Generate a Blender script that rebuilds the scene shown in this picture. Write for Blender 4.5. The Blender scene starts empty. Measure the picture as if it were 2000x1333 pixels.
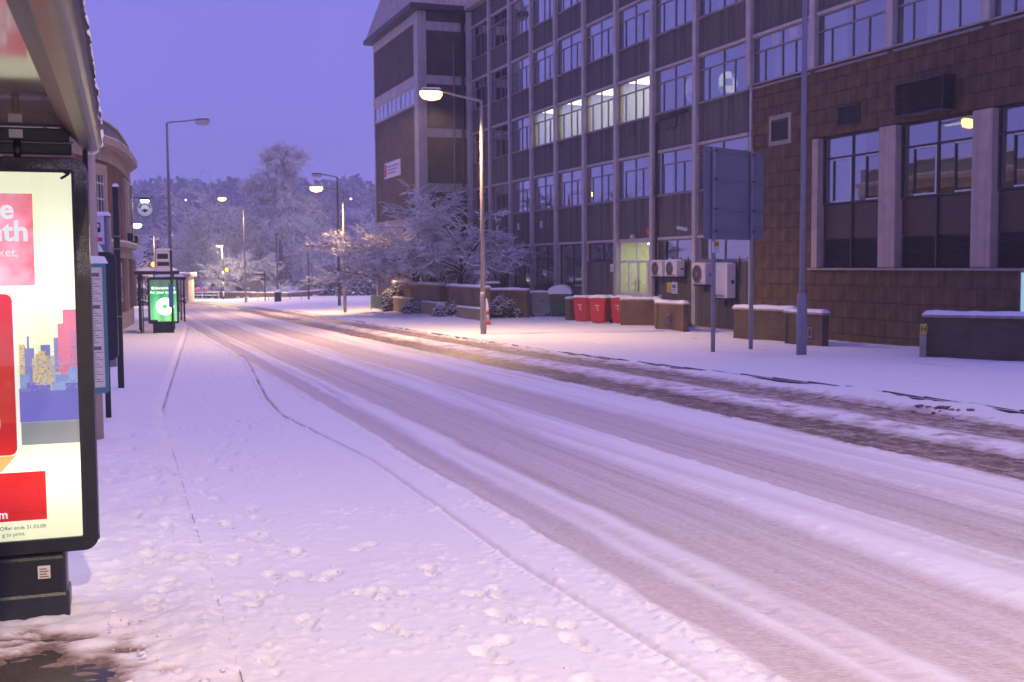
import bpy, math, random
import numpy as np
from mathutils import Vector, Matrix

SC = bpy.context.scene
COL = SC.collection
rng = random.Random(7)
nr = np.random.RandomState(11)
PI = math.pi
R = math.radians
HAZE = True

# ------------------------------------------------------------------ camera
cam_d = bpy.data.cameras.new('camera')
cam = bpy.data.objects.new('camera', cam_d)
COL.objects.link(cam)
cam_d.sensor_width = 36.0
cam_d.lens = 39.6
cam_d.clip_start = 0.05
cam_d.clip_end = 5000
CZ = 1.7
_p = math.atan((666.5 - 517) / 2200.0)
_r = R(0.4)
_f = Vector((0, math.cos(_p), -math.sin(_p)))
_x = Vector((1, 0, 0))
_u = _x.cross(_f)
_X = _x * math.cos(_r) - _u * math.sin(_r)
_U = _u * math.cos(_r) + _x * math.sin(_r)
m = Matrix((_X, _U, -_f)).transposed().to_4x4()
m.translation = (0, 0, CZ)
cam.matrix_world = m
cam_d.dof.use_dof = True
cam_d.dof.focus_distance = 8.0
cam_d.dof.aperture_fstop = 5.0
SC.camera = cam

# ------------------------------------------------------------------ sky, sun, exposure
W = bpy.data.worlds.new('World')
SC.world = W
W.use_nodes = True
wn = W.node_tree
wn.nodes.clear()
wo = wn.nodes.new('ShaderNodeOutputWorld')
bg = wn.nodes.new('ShaderNodeBackground')
sky = wn.nodes.new('ShaderNodeTexSky')
sky.sky_type = 'NISHITA'
sky.sun_disc = False
sky.sun_elevation = R(3.0)
sky.sun_rotation = R(150)
sky.air_density = 1.0
sky.dust_density = 1.0
sky.ozone_density = 4.0
smul = wn.nodes.new('ShaderNodeVectorMath'); smul.operation = 'SCALE'
smul.inputs[3].default_value = 1.0
mx = wn.nodes.new('ShaderNodeMix'); mx.data_type = 'RGBA'
mx.inputs[0].default_value = 0.93                      # snow cloud deck over the clear dusk sky
mx.inputs[7].default_value = (2.35, 2.12, 7.9, 1)      # blue-violet dusk overcast
ctc = wn.nodes.new('ShaderNodeTexCoord'); cnz = wn.nodes.new('ShaderNodeTexNoise'); cnz.inputs['Scale'].default_value = 2.2; cnz.inputs['Detail'].default_value = 4
cmr = wn.nodes.new('ShaderNodeMapRange'); cmr.inputs[1].default_value = .3; cmr.inputs[2].default_value = .7; cmr.inputs[3].default_value = .955; cmr.inputs[4].default_value = 1.045
csc = wn.nodes.new('ShaderNodeVectorMath'); csc.operation = 'SCALE'; csc.inputs[0].default_value = (2.35, 2.12, 7.9)
wn.links.new(ctc.outputs['Generated'], cnz.inputs['Vector']); wn.links.new(cnz.outputs[0], cmr.inputs[0]); wn.links.new(cmr.outputs[0], csc.inputs[3]); wn.links.new(csc.outputs[0], mx.inputs[7])
wn.links.new(sky.outputs[0], smul.inputs[0])
wn.links.new(smul.outputs[0], mx.inputs[6])
wn.links.new(mx.outputs[2], bg.inputs[0])
bg.inputs[1].default_value = 0.105
wn.links.new(bg.outputs[0], wo.inputs[0])

sun_d = bpy.data.lights.new('sun', 'SUN')
sun = bpy.data.objects.new('sun', sun_d)
COL.objects.link(sun)
sun_d.energy = 1.1
sun_d.angle = R(60)
sun_d.color = (1.0, 0.66, 0.44)
sd = Vector((0.36, 0.40, 0.84)).normalized()
sun.rotation_euler = sd.to_track_quat('Z', 'Y').to_euler()

vs = SC.view_settings
vs.view_transform = 'Standard'
vs.look = 'None'
vs.exposure = 0.0
vs.gamma = 1.0
vs.use_curve_mapping = False
SC.render.engine = 'CYCLES'
cy = SC.cycles
cy.use_denoising = True
try:
    cy.denoiser = 'OPENIMAGEDENOISE'
    cy.denoising_input_passes = 'RGB_ALBEDO_NORMAL'
except Exception:
    pass
cy.use_adaptive_sampling = True
cy.adaptive_threshold = 0.025
cy.max_bounces = 6
cy.diffuse_bounces = 3
cy.glossy_bounces = 3
cy.transmission_bounces = 4
cy.transparent_max_bounces = 24
cy.volume_bounces = 1
cy.caustics_reflective = False
cy.caustics_refractive = False
cy.sample_clamp_indirect = 4.0

# ------------------------------------------------------------------ frames of reference
TH = R(19.0)
RDx, RDy = -math.sin(TH), math.cos(TH)     # along the road, away from the camera
RNx, RNy = math.cos(TH), math.sin(TH)      # across the road, to the right
AN = R(20.5)
OX, OY = 6.88, 41.97
DUx, DUy = math.sin(AN), -math.cos(AN)     # along the office front, towards the camera
NX, NY = -math.cos(AN), -math.sin(AN)      # out of the office front, to the street
ROTF = math.atan2(DUy, DUx)

def ST(s, t): return (s * RDx + t * RNx, s * RDy + t * RNy)
def UW(u, w): return (OX + u * DUx + w * NX, OY + u * DUy + w * NY)
def to_st(x, y): return (x * RDx + y * RDy, x * RNx + y * RNy)

def sstep(a, b, x):
    k = np.clip((np.asarray(x, float) - a) / (b - a), 0, 1)
    return k * k * (3 - 2 * k)

def G(x, y):
    """height of the street's own surface"""
    x = np.asarray(x, float); y = np.asarray(y, float)
    s = x * RDx + y * RDy; t = x * RNx + y * RNy
    g = -0.0165 * np.clip(y, -30, 190)
    g = g + 0.19 * sstep(12, 16, t) * sstep(45, 53, s)
    g = g - 0.17 * sstep(13, 20, t) * (1 - sstep(27, 42, s))
    return g
def Gf(x, y): return float(G(x, y))

def _hash(ix, iy, seed):
    n = (ix * 374761393 + iy * 668265263 + seed * 1274126177) & 0x7fffffff
    n = ((n ^ (n >> 13)) * 1274126177) & 0x7fffffff
    return ((n ^ (n >> 16)) & 0xffff) / 65535.0
def vn(x, y, seed=0):
    x = np.asarray(x, float); y = np.asarray(y, float)
    ix = np.floor(x).astype(np.int64); iy = np.floor(y).astype(np.int64)
    fx = x - ix; fy = y - iy
    fx = fx * fx * (3 - 2 * fx); fy = fy * fy * (3 - 2 * fy)
    a = _hash(ix, iy, seed); b = _hash(ix + 1, iy, seed)
    c = _hash(ix, iy + 1, seed); d = _hash(ix + 1, iy + 1, seed)
    return (a * (1 - fx) + b * fx) * (1 - fy) + (c * (1 - fx) + d * fx) * fy
def fbm(x, y, o=4, seed=0):
    r = 0; a = 0.5; k = 1.0
    for i in range(o):
        r = r + a * vn(x * k + 17.3 * i, y * k - 9.1 * i, seed + i); a *= 0.5; k *= 2.03
    return r / (1 - 0.5 ** o)

# ------------------------------------------------------------------ materials
MAT = {}
def nodes_of(name):
    mt = bpy.data.materials.new(name); mt.use_nodes = True
    nt = mt.node_tree
    b = nt.nodes['Principled BSDF']
    return mt, nt, b
def mat(name, col, rough=0.6, var=0.15, scale=6.0, bump=0.0, bscale=40.0, metal=0.0, spec=0.5, rnd=0.0, dist=0.01, streak=0.0):
    if name in MAT: return MAT[name]
    mt, nt, b = nodes_of(name)
    tc = nt.nodes.new('ShaderNodeTexCoord')
    nz = nt.nodes.new('ShaderNodeTexNoise'); nz.inputs['Scale'].default_value = scale; nz.inputs['Detail'].default_value = 5
    nt.links.new(tc.outputs['Object'], nz.inputs['Vector'])
    rp = nt.nodes.new('ShaderNodeMapRange')
    rp.inputs[1].default_value = 0.25; rp.inputs[2].default_value = 0.75
    rp.inputs[3].default_value = 1 - var; rp.inputs[4].default_value = 1 + var
    nt.links.new(nz.outputs[0], rp.inputs[0])
    fac = rp.outputs[0]
    if streak:
        mp = nt.nodes.new('ShaderNodeMapping'); mp.inputs['Scale'].default_value = (3.5, 3.5, 0.16)
        nt.links.new(tc.outputs['Object'], mp.inputs[0])
        n2 = nt.nodes.new('ShaderNodeTexNoise'); n2.inputs['Scale'].default_value = 1.6; n2.inputs['Detail'].default_value = 6
        nt.links.new(mp.outputs[0], n2.inputs['Vector'])
        r2 = nt.nodes.new('ShaderNodeMapRange'); r2.inputs[1].default_value = 0.4; r2.inputs[2].default_value = 0.68
        r2.inputs[3].default_value = 1.0; r2.inputs[4].default_value = 1 - streak
        nt.links.new(n2.outputs[0], r2.inputs[0])
        mm = nt.nodes.new('ShaderNodeMath'); mm.operation = 'MULTIPLY'
        nt.links.new(fac, mm.inputs[0]); nt.links.new(r2.outputs[0], mm.inputs[1]); fac = mm.outputs[0]
    if rnd:
        oi = nt.nodes.new('ShaderNodeObjectInfo')
        r3 = nt.nodes.new('ShaderNodeMapRange'); r3.inputs[3].default_value = 1 - rnd; r3.inputs[4].default_value = 1 + rnd
        nt.links.new(oi.outputs['Random'], r3.inputs[0])
        m3 = nt.nodes.new('ShaderNodeMath'); m3.operation = 'MULTIPLY'
        nt.links.new(fac, m3.inputs[0]); nt.links.new(r3.outputs[0], m3.inputs[1]); fac = m3.outputs[0]
    sc = nt.nodes.new('ShaderNodeVectorMath'); sc.operation = 'SCALE'
    sc.inputs[0].default_value = col[:3]
    nt.links.new(fac, sc.inputs[3])
    nt.links.new(sc.outputs[0], b.inputs['Base Color'])
    b.inputs['Roughness'].default_value = rough
    b.inputs['Metallic'].default_value = metal
    b.inputs['Specular IOR Level'].default_value = spec
    if bump:
        nb = nt.nodes.new('ShaderNodeTexNoise'); nb.inputs['Scale'].default_value = bscale; nb.inputs['Detail'].default_value = 4
        nt.links.new(tc.outputs['Object'], nb.inputs['Vector'])
        bp = nt.nodes.new('ShaderNodeBump'); bp.inputs['Strength'].default_value = bump; bp.inputs['Distance'].default_value = dist
        nt.links.new(nb.outputs[0], bp.inputs['Height']); nt.links.new(bp.outputs[0], b.inputs['Normal'])
    MAT[name] = mt
    return mt
def emat(name, col, strength, base=None):
    if name in MAT: return MAT[name]
    mt, nt, b = nodes_of(name)
    b.inputs['Base Color'].default_value = (*(base or [min(1, c) * 0.5 for c in col[:3]]), 1)
    b.inputs['Emission Color'].default_value = (*col[:3], 1)
    b.inputs['Emission Strength'].default_value = strength
    b.inputs['Roughness'].default_value = 0.35
    MAT[name] = mt
    return mt
def brick(name, c1, c2, mortar, bw=0.225, bh=0.075, rough=0.85, axis='xz'):
    """fine brickwork of walls too far away to tell the bricks apart"""
    mt, nt, b = nodes_of(name)
    tc = nt.nodes.new('ShaderNodeTexCoord')
    sp = nt.nodes.new('ShaderNodeSeparateXYZ'); nt.links.new(tc.outputs['Object'], sp.inputs[0])
    ad = nt.nodes.new('ShaderNodeMath'); ad.operation = 'ADD'
    nt.links.new(sp.outputs[0], ad.inputs[0]); nt.links.new(sp.outputs[1], ad.inputs[1])
    cb = nt.nodes.new('ShaderNodeCombineXYZ')
    nt.links.new(ad.outputs[0], cb.inputs[0]); nt.links.new(sp.outputs[2], cb.inputs[1])
    br = nt.nodes.new('ShaderNodeTexBrick')
    br.inputs['Scale'].default_value = 1.0
    br.inputs['Brick Width'].default_value = bw; br.inputs['Row Height'].default_value = bh
    br.inputs['Mortar Size'].default_value = 0.008
    br.inputs['Color1'].default_value = (*c1, 1); br.inputs['Color2'].default_value = (*c2, 1); br.inputs['Mortar'].default_value = (*mortar, 1)
    nt.links.new(cb.outputs[0], br.inputs['Vector'])
    nz = nt.nodes.new('ShaderNodeTexNoise'); nz.inputs['Scale'].default_value = 1.3; nz.inputs['Detail'].default_value = 6
    nt.links.new(tc.outputs['Object'], nz.inputs['Vector'])
    rp = nt.nodes.new('ShaderNodeMapRange'); rp.inputs[1].default_value = 0.3; rp.inputs[2].default_value = 0.72
    rp.inputs[3].default_value = 0.65; rp.inputs[4].default_value = 1.25
    nt.links.new(nz.outputs[0], rp.inputs[0])
    sc = nt.nodes.new('ShaderNodeVectorMath'); sc.operation = 'SCALE'
    nt.links.new(br.outputs[0], sc.inputs[0]); nt.links.new(rp.outputs[0], sc.inputs[3])
    nt.links.new(sc.outputs[0], b.inputs['Base Color'])
    b.inputs['Roughness'].default_value = rough
    bp = nt.nodes.new('ShaderNodeBump'); bp.inputs['Strength'].default_value = 0.6; bp.inputs['Distance'].default_value = 0.01; bp.invert = True
    nt.links.new(br.outputs['Fac'], bp.inputs['Height']); nt.links.new(bp.outputs[0], b.inputs['Normal'])
    MAT[name] = mt
    return mt
def glass(name, k=1.0, tint=(0.85, 0.9, 0.95), wav=0.0, base=0.03):
    mt = bpy.data.materials.new(name); mt.use_nodes = True
    nt = mt.node_tree; nt.nodes.clear()
    o = nt.nodes.new('ShaderNodeOutputMaterial')
    tr = nt.nodes.new('ShaderNodeBsdfTransparent'); tr.inputs[0].default_value = (*tint, 1)
    gl = nt.nodes.new('ShaderNodeBsdfGlossy'); gl.inputs['Roughness'].default_value = 0.02; gl.inputs[0].default_value = (0.95, 0.95, 0.95, 1)
    fr = nt.nodes.new('ShaderNodeFresnel')
    ge = nt.nodes.new('ShaderNodeNewGeometry'); mi_ = nt.nodes.new('ShaderNodeMapRange')      # same reflection from either face of the pane
    mi_.inputs[3].default_value = 1.5; mi_.inputs[4].default_value = 1 / 1.5
    nt.links.new(ge.outputs['Backfacing'], mi_.inputs[0]); nt.links.new(mi_.outputs[0], fr.inputs[0])
    mu = nt.nodes.new('ShaderNodeMath'); mu.operation = 'MULTIPLY_ADD'; mu.use_clamp = True
    mu.inputs[1].default_value = k; mu.inputs[2].default_value = base
    nt.links.new(fr.outputs[0], mu.inputs[0])
    ms = nt.nodes.new('ShaderNodeMixShader')
    nt.links.new(mu.outputs[0], ms.inputs[0]); nt.links.new(tr.outputs[0], ms.inputs[1]); nt.links.new(gl.outputs[0], ms.inputs[2])
    nt.links.new(ms.outputs[0], o.inputs[0])
    if wav:
        tc = nt.nodes.new('ShaderNodeTexCoord')
        nz = nt.nodes.new('ShaderNodeTexNoise'); nz.inputs['Scale'].default_value = 1.2; nz.inputs['Detail'].default_value = 1
        nt.links.new(tc.outputs['Object'], nz.inputs['Vector'])
        bp = nt.nodes.new('ShaderNodeBump'); bp.inputs['Strength'].default_value = wav; bp.inputs['Distance'].default_value = 0.02
        nt.links.new(nz.outputs[0], bp.inputs['Height'])
        nt.links.new(bp.outputs[0], gl.inputs['Normal'])
    MAT[name] = mt
    return mt

def snow_mat():
    mt, nt, b = nodes_of('snow')
    tc = nt.nodes.new('ShaderNodeTexCoord')
    n1 = nt.nodes.new('ShaderNodeTexNoise'); n1.inputs['Scale'].default_value = 14; n1.inputs['Detail'].default_value = 6
    n2 = nt.nodes.new('ShaderNodeTexNoise'); n2.inputs['Scale'].default_value = 90; n2.inputs['Detail'].default_value = 4
    nt.links.new(tc.outputs['Object'], n1.inputs['Vector']); nt.links.new(tc.outputs['Object'], n2.inputs['Vector'])
    ad = nt.nodes.new('ShaderNodeMath'); ad.operation = 'MULTIPLY_ADD'; ad.inputs[1].default_value = 0.35
    nt.links.new(n2.outputs[0], ad.inputs[0]); nt.links.new(n1.outputs[0], ad.inputs[2])
    bp = nt.nodes.new('ShaderNodeBump'); bp.inputs['Strength'].default_value = 0.55; bp.inputs['Distance'].default_value = 0.014
    nt.links.new(ad.outputs[0], bp.inputs['Height']); nt.links.new(bp.outputs[0], b.inputs['Normal'])
    at = nt.nodes.new('ShaderNodeAttribute'); at.attribute_name = 'dirt'
    # tyre tread pressed into the packed snow
    mp = nt.nodes.new('ShaderNodeMapping'); mp.inputs['Rotation'].default_value = (0, 0, -TH); nt.links.new(tc.outputs['Object'], mp.inputs[0])
    wv = nt.nodes.new('ShaderNodeTexWave'); wv.bands_direction = 'DIAGONAL'; wv.inputs['Scale'].default_value = 13.0; wv.inputs['Distortion'].default_value = 4.0; wv.inputs['Detail'].default_value = 2; wv.inputs['Detail Scale'].default_value = 2.5
    nt.links.new(mp.outputs[0], wv.inputs[0])
    mk = nt.nodes.new('ShaderNodeMapRange'); mk.inputs[1].default_value = .10; mk.inputs[2].default_value = .26; mk.inputs[3].default_value = 0; mk.inputs[4].default_value = .28; nt.links.new(at.outputs['Fac'], mk.inputs[0])
    wm = nt.nodes.new('ShaderNodeMath'); wm.operation = 'MULTIPLY'; nt.links.new(wv.outputs['Fac'], wm.inputs[0]); nt.links.new(mk.outputs[0], wm.inputs[1])
    aw = nt.nodes.new('ShaderNodeMath'); aw.operation = 'ADD'; nt.links.new(ad.outputs[0], aw.inputs[0]); nt.links.new(wm.outputs[0], aw.inputs[1])
    nt.links.new(aw.outputs[0], bp.inputs['Height'])
    cr = nt.nodes.new('ShaderNodeValToRGB')
    e = cr.color_ramp.elements
    e[0].position = 0.0; e[0].color = (0.83, 0.83, 0.86, 1)
    e[1].position = 1.0; e[1].color = (0.07, 0.052, 0.045, 1)
    a = e.new(0.3); a.color = (0.58, 0.505, 0.50, 1)
    a = e.new(0.65); a.color = (0.235, 0.175, 0.150, 1)
    # grain inside the dirty slush
    n3 = nt.nodes.new('ShaderNodeTexNoise'); n3.inputs['Scale'].default_value = 26; n3.inputs['Detail'].default_value = 6
    nt.links.new(tc.outputs['Object'], n3.inputs['Vector'])
    s1 = nt.nodes.new('ShaderNodeMath'); s1.operation = 'SUBTRACT'; s1.inputs[1].default_value = 0.5
    nt.links.new(n3.outputs[0], s1.inputs[0])
    s2 = nt.nodes.new('ShaderNodeMath'); s2.operation = 'MULTIPLY'
    nt.links.new(s1.outputs[0], s2.inputs[0]); nt.links.new(at.outputs['Fac'], s2.inputs[1])
    s3 = nt.nodes.new('ShaderNodeMath'); s3.operation = 'MULTIPLY_ADD'; s3.inputs[1].default_value = 1.1
    nt.links.new(s2.outputs[0], s3.inputs[0]); nt.links.new(at.outputs['Fac'], s3.inputs[2])
    nt.links.new(s3.outputs[0], cr.inputs[0])
    nt.links.new(cr.outputs[0], b.inputs['Base Color'])
    rr = nt.nodes.new('ShaderNodeMapRange'); rr.inputs[3].default_value = 0.75; rr.inputs[4].default_value = 0.42
    nt.links.new(at.outputs['Fac'], rr.inputs[0]); nt.links.new(rr.outputs[0], b.inputs['Roughness'])
    b.inputs['Specular IOR Level'].default_value = 0.35
    MAT['snow'] = mt
snow_mat()
mat('snow_cap', (0.84, 0.84, 0.87), 0.75, 0.04, 8, 0.4, 50)
mat('concrete', (0.50, 0.45, 0.42), 0.85, 0.15, 3, 0.25, 30, streak=0.25)
mat('pebbledash', (0.125, 0.112, 0.104), 0.92, 0.25, 9, 0.8, 55, streak=0.5, dist=0.02)
mat('coping', (0.33, 0.27, 0.22), 0.85, 0.2, 5, 0.3, 40)
mat('tile_brown', (0.120, 0.071, 0.032), 0.82, 0.40, 1.7, 0.35, 30, rnd=0.06, streak=0.6)
mat('joint', (0.145, 0.095, 0.065), 0.9, 0.2, 10)
mat('dark_panel', (0.055, 0.029, 0.023), 0.45, 0.2, 4)
mat('louvre_dark', (0.022, 0.018, 0.022), 0.5, 0.2, 4)
mat('frame_grey', (0.22, 0.20, 0.21), 0.6, 0.15, 6)
mat('frame_dark', (0.035, 0.03, 0.032), 0.5, 0.15, 6)
mat('frame_white', (0.62, 0.62, 0.64), 0.5, 0.08, 6)
mat('steel_grey', (0.23, 0.235, 0.26), 0.5, 0.12, 4, 0.1, 20, metal=0.2)
mat('steel_lamp', (0.30, 0.27, 0.28), 0.55, 0.12, 4, 0.1, 20, metal=0.1)
mat('sign_back', (0.25, 0.255, 0.29), 0.5, 0.10, 2, metal=0.2)
mat('black_paint', (0.012, 0.014, 0.022), 0.32, 0.3, 20, 0.35, 160)
mat('black_metal', (0.018, 0.017, 0.02), 0.5, 0.3, 8)
mat('navy_steel', (0.016, 0.020, 0.034), 0.35, 0.25, 12, 0.2, 120)
mat('alu', (0.12, 0.10, 0.105), 0.45, 0.15, 6, 0.08, 40, metal=0.9)
mat('roof_sheet', (0.16, 0.13, 0.125), 0.07, 0.1, 3)
mat('teal', (0.045, 0.19, 0.24), 0.4, 0.1, 8)
mat('paper', (0.72, 0.66, 0.56), 0.6, 0.06, 3)
mat('print', (0.16, 0.14, 0.14), 0.6, 0.2, 30)
mat('white_plastic', (0.62, 0.60, 0.58), 0.5, 0.06, 4)
mat('white_sign', (0.66, 0.65, 0.68), 0.5, 0.06, 4)
mat('sign_black', (0.02, 0.02, 0.022), 0.5, 0.1, 4)
mat('yellow_sign', (0.62, 0.42, 0.03), 0.5, 0.06, 4)
mat('blue_sign', (0.06, 0.10, 0.35), 0.5, 0.1, 4)
mat('red_sign', (0.50, 0.05, 0.05), 0.5, 0.1, 4)
mat('red_plastic', (0.42, 0.022, 0.030), 0.42, 0.12, 3)
mat('green_plastic', (0.030, 0.085, 0.042), 0.45, 0.15, 3)
mat('grey_plastic', (0.20, 0.21, 0.235), 0.5, 0.12, 3)
mat('dark_plastic', (0.03, 0.035, 0.04), 0.5, 0.15, 5)
mat('rubber', (0.015, 0.015, 0.016), 0.7, 0.1, 5)
mat('orange_cone', (0.62, 0.085, 0.02), 0.5, 0.08, 5)
mat('bark', (0.045, 0.034, 0.034), 0.9, 0.25, 14, 0.5, 40)
mat('bark_grey', (0.085, 0.07, 0.085), 0.9, 0.25, 14)
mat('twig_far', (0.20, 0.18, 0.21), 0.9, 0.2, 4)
mat('evergreen', (0.020, 0.034, 0.020), 0.8, 0.3, 3)
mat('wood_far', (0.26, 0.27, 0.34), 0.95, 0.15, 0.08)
mat('stone_pale', (0.46, 0.37, 0.31), 0.85, 0.15, 3, 0.3, 25, streak=0.2)
mat('stone_mossy', (0.30, 0.25, 0.14), 0.9, 0.3, 2.5, 0.4, 30, streak=0.3)
mat('slab', (0.052, 0.043, 0.040), 0.24, 0.35, 5, 0.3, 60, rnd=0.2)
mat('bedding', (0.015, 0.013, 0.013), 0.6, 0.2, 10)
mat('kerbstone', (0.045, 0.040, 0.040), 0.55, 0.2, 8, 0.3, 40, rnd=0.2)
mat('room_dark', (0.05, 0.042, 0.045), 0.9, 0.2, 1)
mat('room_mid', (0.13, 0.115, 0.12), 0.9, 0.2, 1)
mat('room_pale', (0.60, 0.58, 0.42), 0.9, 0.08, 1)
mat('blind', (0.62, 0.60, 0.63), 0.8, 0.12, 2)
mat('blind_slat', (0.50, 0.48, 0.50), 0.8, 0.1, 2)
mat('door_grey', (0.16, 0.155, 0.165), 0.6, 0.1, 4)
mat('copper_roof', (0.52, 0.42, 0.36), 0.42, 0.25, 5, metal=0.2, streak=0.3)
mat('pipe_dark', (0.025, 0.022, 0.024), 0.5, 0.1, 4)
mat('green_rail', (0.10, 0.17, 0.155), 0.5, 0.15, 6)
mat('brass', (0.34, 0.22, 0.12), 0.7, 0.1, 5)
mat('grave', (0.10, 0.095, 0.11), 0.85, 0.2, 4)
mat('car_silver', (0.35, 0.35, 0.37), 0.3, 0.05, 2, metal=0.4)
mat('car_dark', (0.03, 0.03, 0.04), 0.3, 0.05, 2)
mat('car_glass', (0.01, 0.012, 0.015), 0.08, 0.05, 2)
mat('leaf_brown', (0.30, 0.13, 0.04), 0.8, 0.1, 9)
brick('brick_tower', (0.075, 0.048, 0.042), (0.10, 0.062, 0.050), (0.10, 0.085, 0.08))
brick('brick_wall', (0.125, 0.072, 0.040), (0.165, 0.095, 0.050), (0.15, 0.12, 0.10))
brick('brick_dark', (0.090, 0.058, 0.030), (0.115, 0.075, 0.038), (0.095, 0.08, 0.06))
brick('brick_pub', (0.165, 0.068, 0.038), (0.205, 0.085, 0.046), (0.17, 0.125, 0.095))
def frosted():  # frost and its glints mixed into the base colour, stronger towards the top
    mt = mat('frost_glint_paint', (0.012, 0.014, 0.022), 0.32, 0.3, 20, 0.35, 160); nt = mt.node_tree; b = nt.nodes['Principled BSDF']
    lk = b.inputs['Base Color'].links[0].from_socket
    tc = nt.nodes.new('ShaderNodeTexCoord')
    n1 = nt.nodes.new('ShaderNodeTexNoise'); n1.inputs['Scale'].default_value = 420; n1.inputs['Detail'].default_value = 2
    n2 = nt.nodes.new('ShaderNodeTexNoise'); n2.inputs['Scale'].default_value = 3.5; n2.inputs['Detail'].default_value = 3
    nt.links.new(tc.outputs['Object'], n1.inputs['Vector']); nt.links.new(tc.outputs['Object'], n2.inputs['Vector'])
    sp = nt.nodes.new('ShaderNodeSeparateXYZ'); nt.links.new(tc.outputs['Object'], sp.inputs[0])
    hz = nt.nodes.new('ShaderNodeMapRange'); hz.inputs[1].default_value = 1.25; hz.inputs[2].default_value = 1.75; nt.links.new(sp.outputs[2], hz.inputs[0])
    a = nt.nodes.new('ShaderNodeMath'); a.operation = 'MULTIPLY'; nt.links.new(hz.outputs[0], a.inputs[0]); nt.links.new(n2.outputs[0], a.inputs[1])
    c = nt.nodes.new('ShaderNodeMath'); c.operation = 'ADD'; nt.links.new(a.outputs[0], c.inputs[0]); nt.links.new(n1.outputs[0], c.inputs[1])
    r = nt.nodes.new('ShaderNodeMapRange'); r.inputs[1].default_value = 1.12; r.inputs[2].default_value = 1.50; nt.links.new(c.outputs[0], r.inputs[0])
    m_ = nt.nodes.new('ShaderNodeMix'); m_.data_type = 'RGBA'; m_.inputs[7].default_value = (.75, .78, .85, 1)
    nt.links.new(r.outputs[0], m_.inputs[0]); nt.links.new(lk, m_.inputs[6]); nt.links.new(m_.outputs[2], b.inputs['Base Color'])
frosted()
glass('pane_glass', 2.3, (0.84, 0.86, 0.88), 0.12, 0.20)
glass('clear_glass', 1.0, (0.92, 0.94, 0.94), 0.0, 0.02)
emat('bulb_sodium', (1.0, 0.52, 0.11), 12)
emat('bulb_white', (1.0, 0.93, 0.80), 26)
emat('bulb_small', (1.0, 0.85, 0.55), 18)
emat('bulb_cold', (0.75, 0.9, 1.0), 40)
emat('bulb_far', (1.0, 0.82, 0.62), 10)
emat('tube', (0.97, 1.0, 0.66), 30)
emat('reflection_strip', (.62, .75, .36), 0.9)
emat('sign_disc_glow', (.55, .66, .80), .28, (.6, .62, .66))  # faint own glow standing in for the sign lamp's light on the disc
emat('ceiling_panel', (1.0, 1.0, 0.66), 7.5)
emat('globe_amber', (1.0, 0.52, 0.03), 3.0, (0.6, 0.3, 0.02))
emat('head_light', (1.0, 0.95, 0.85), 20)
emat('tail_light', (1.0, 0.06, 0.02), 5)

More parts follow.
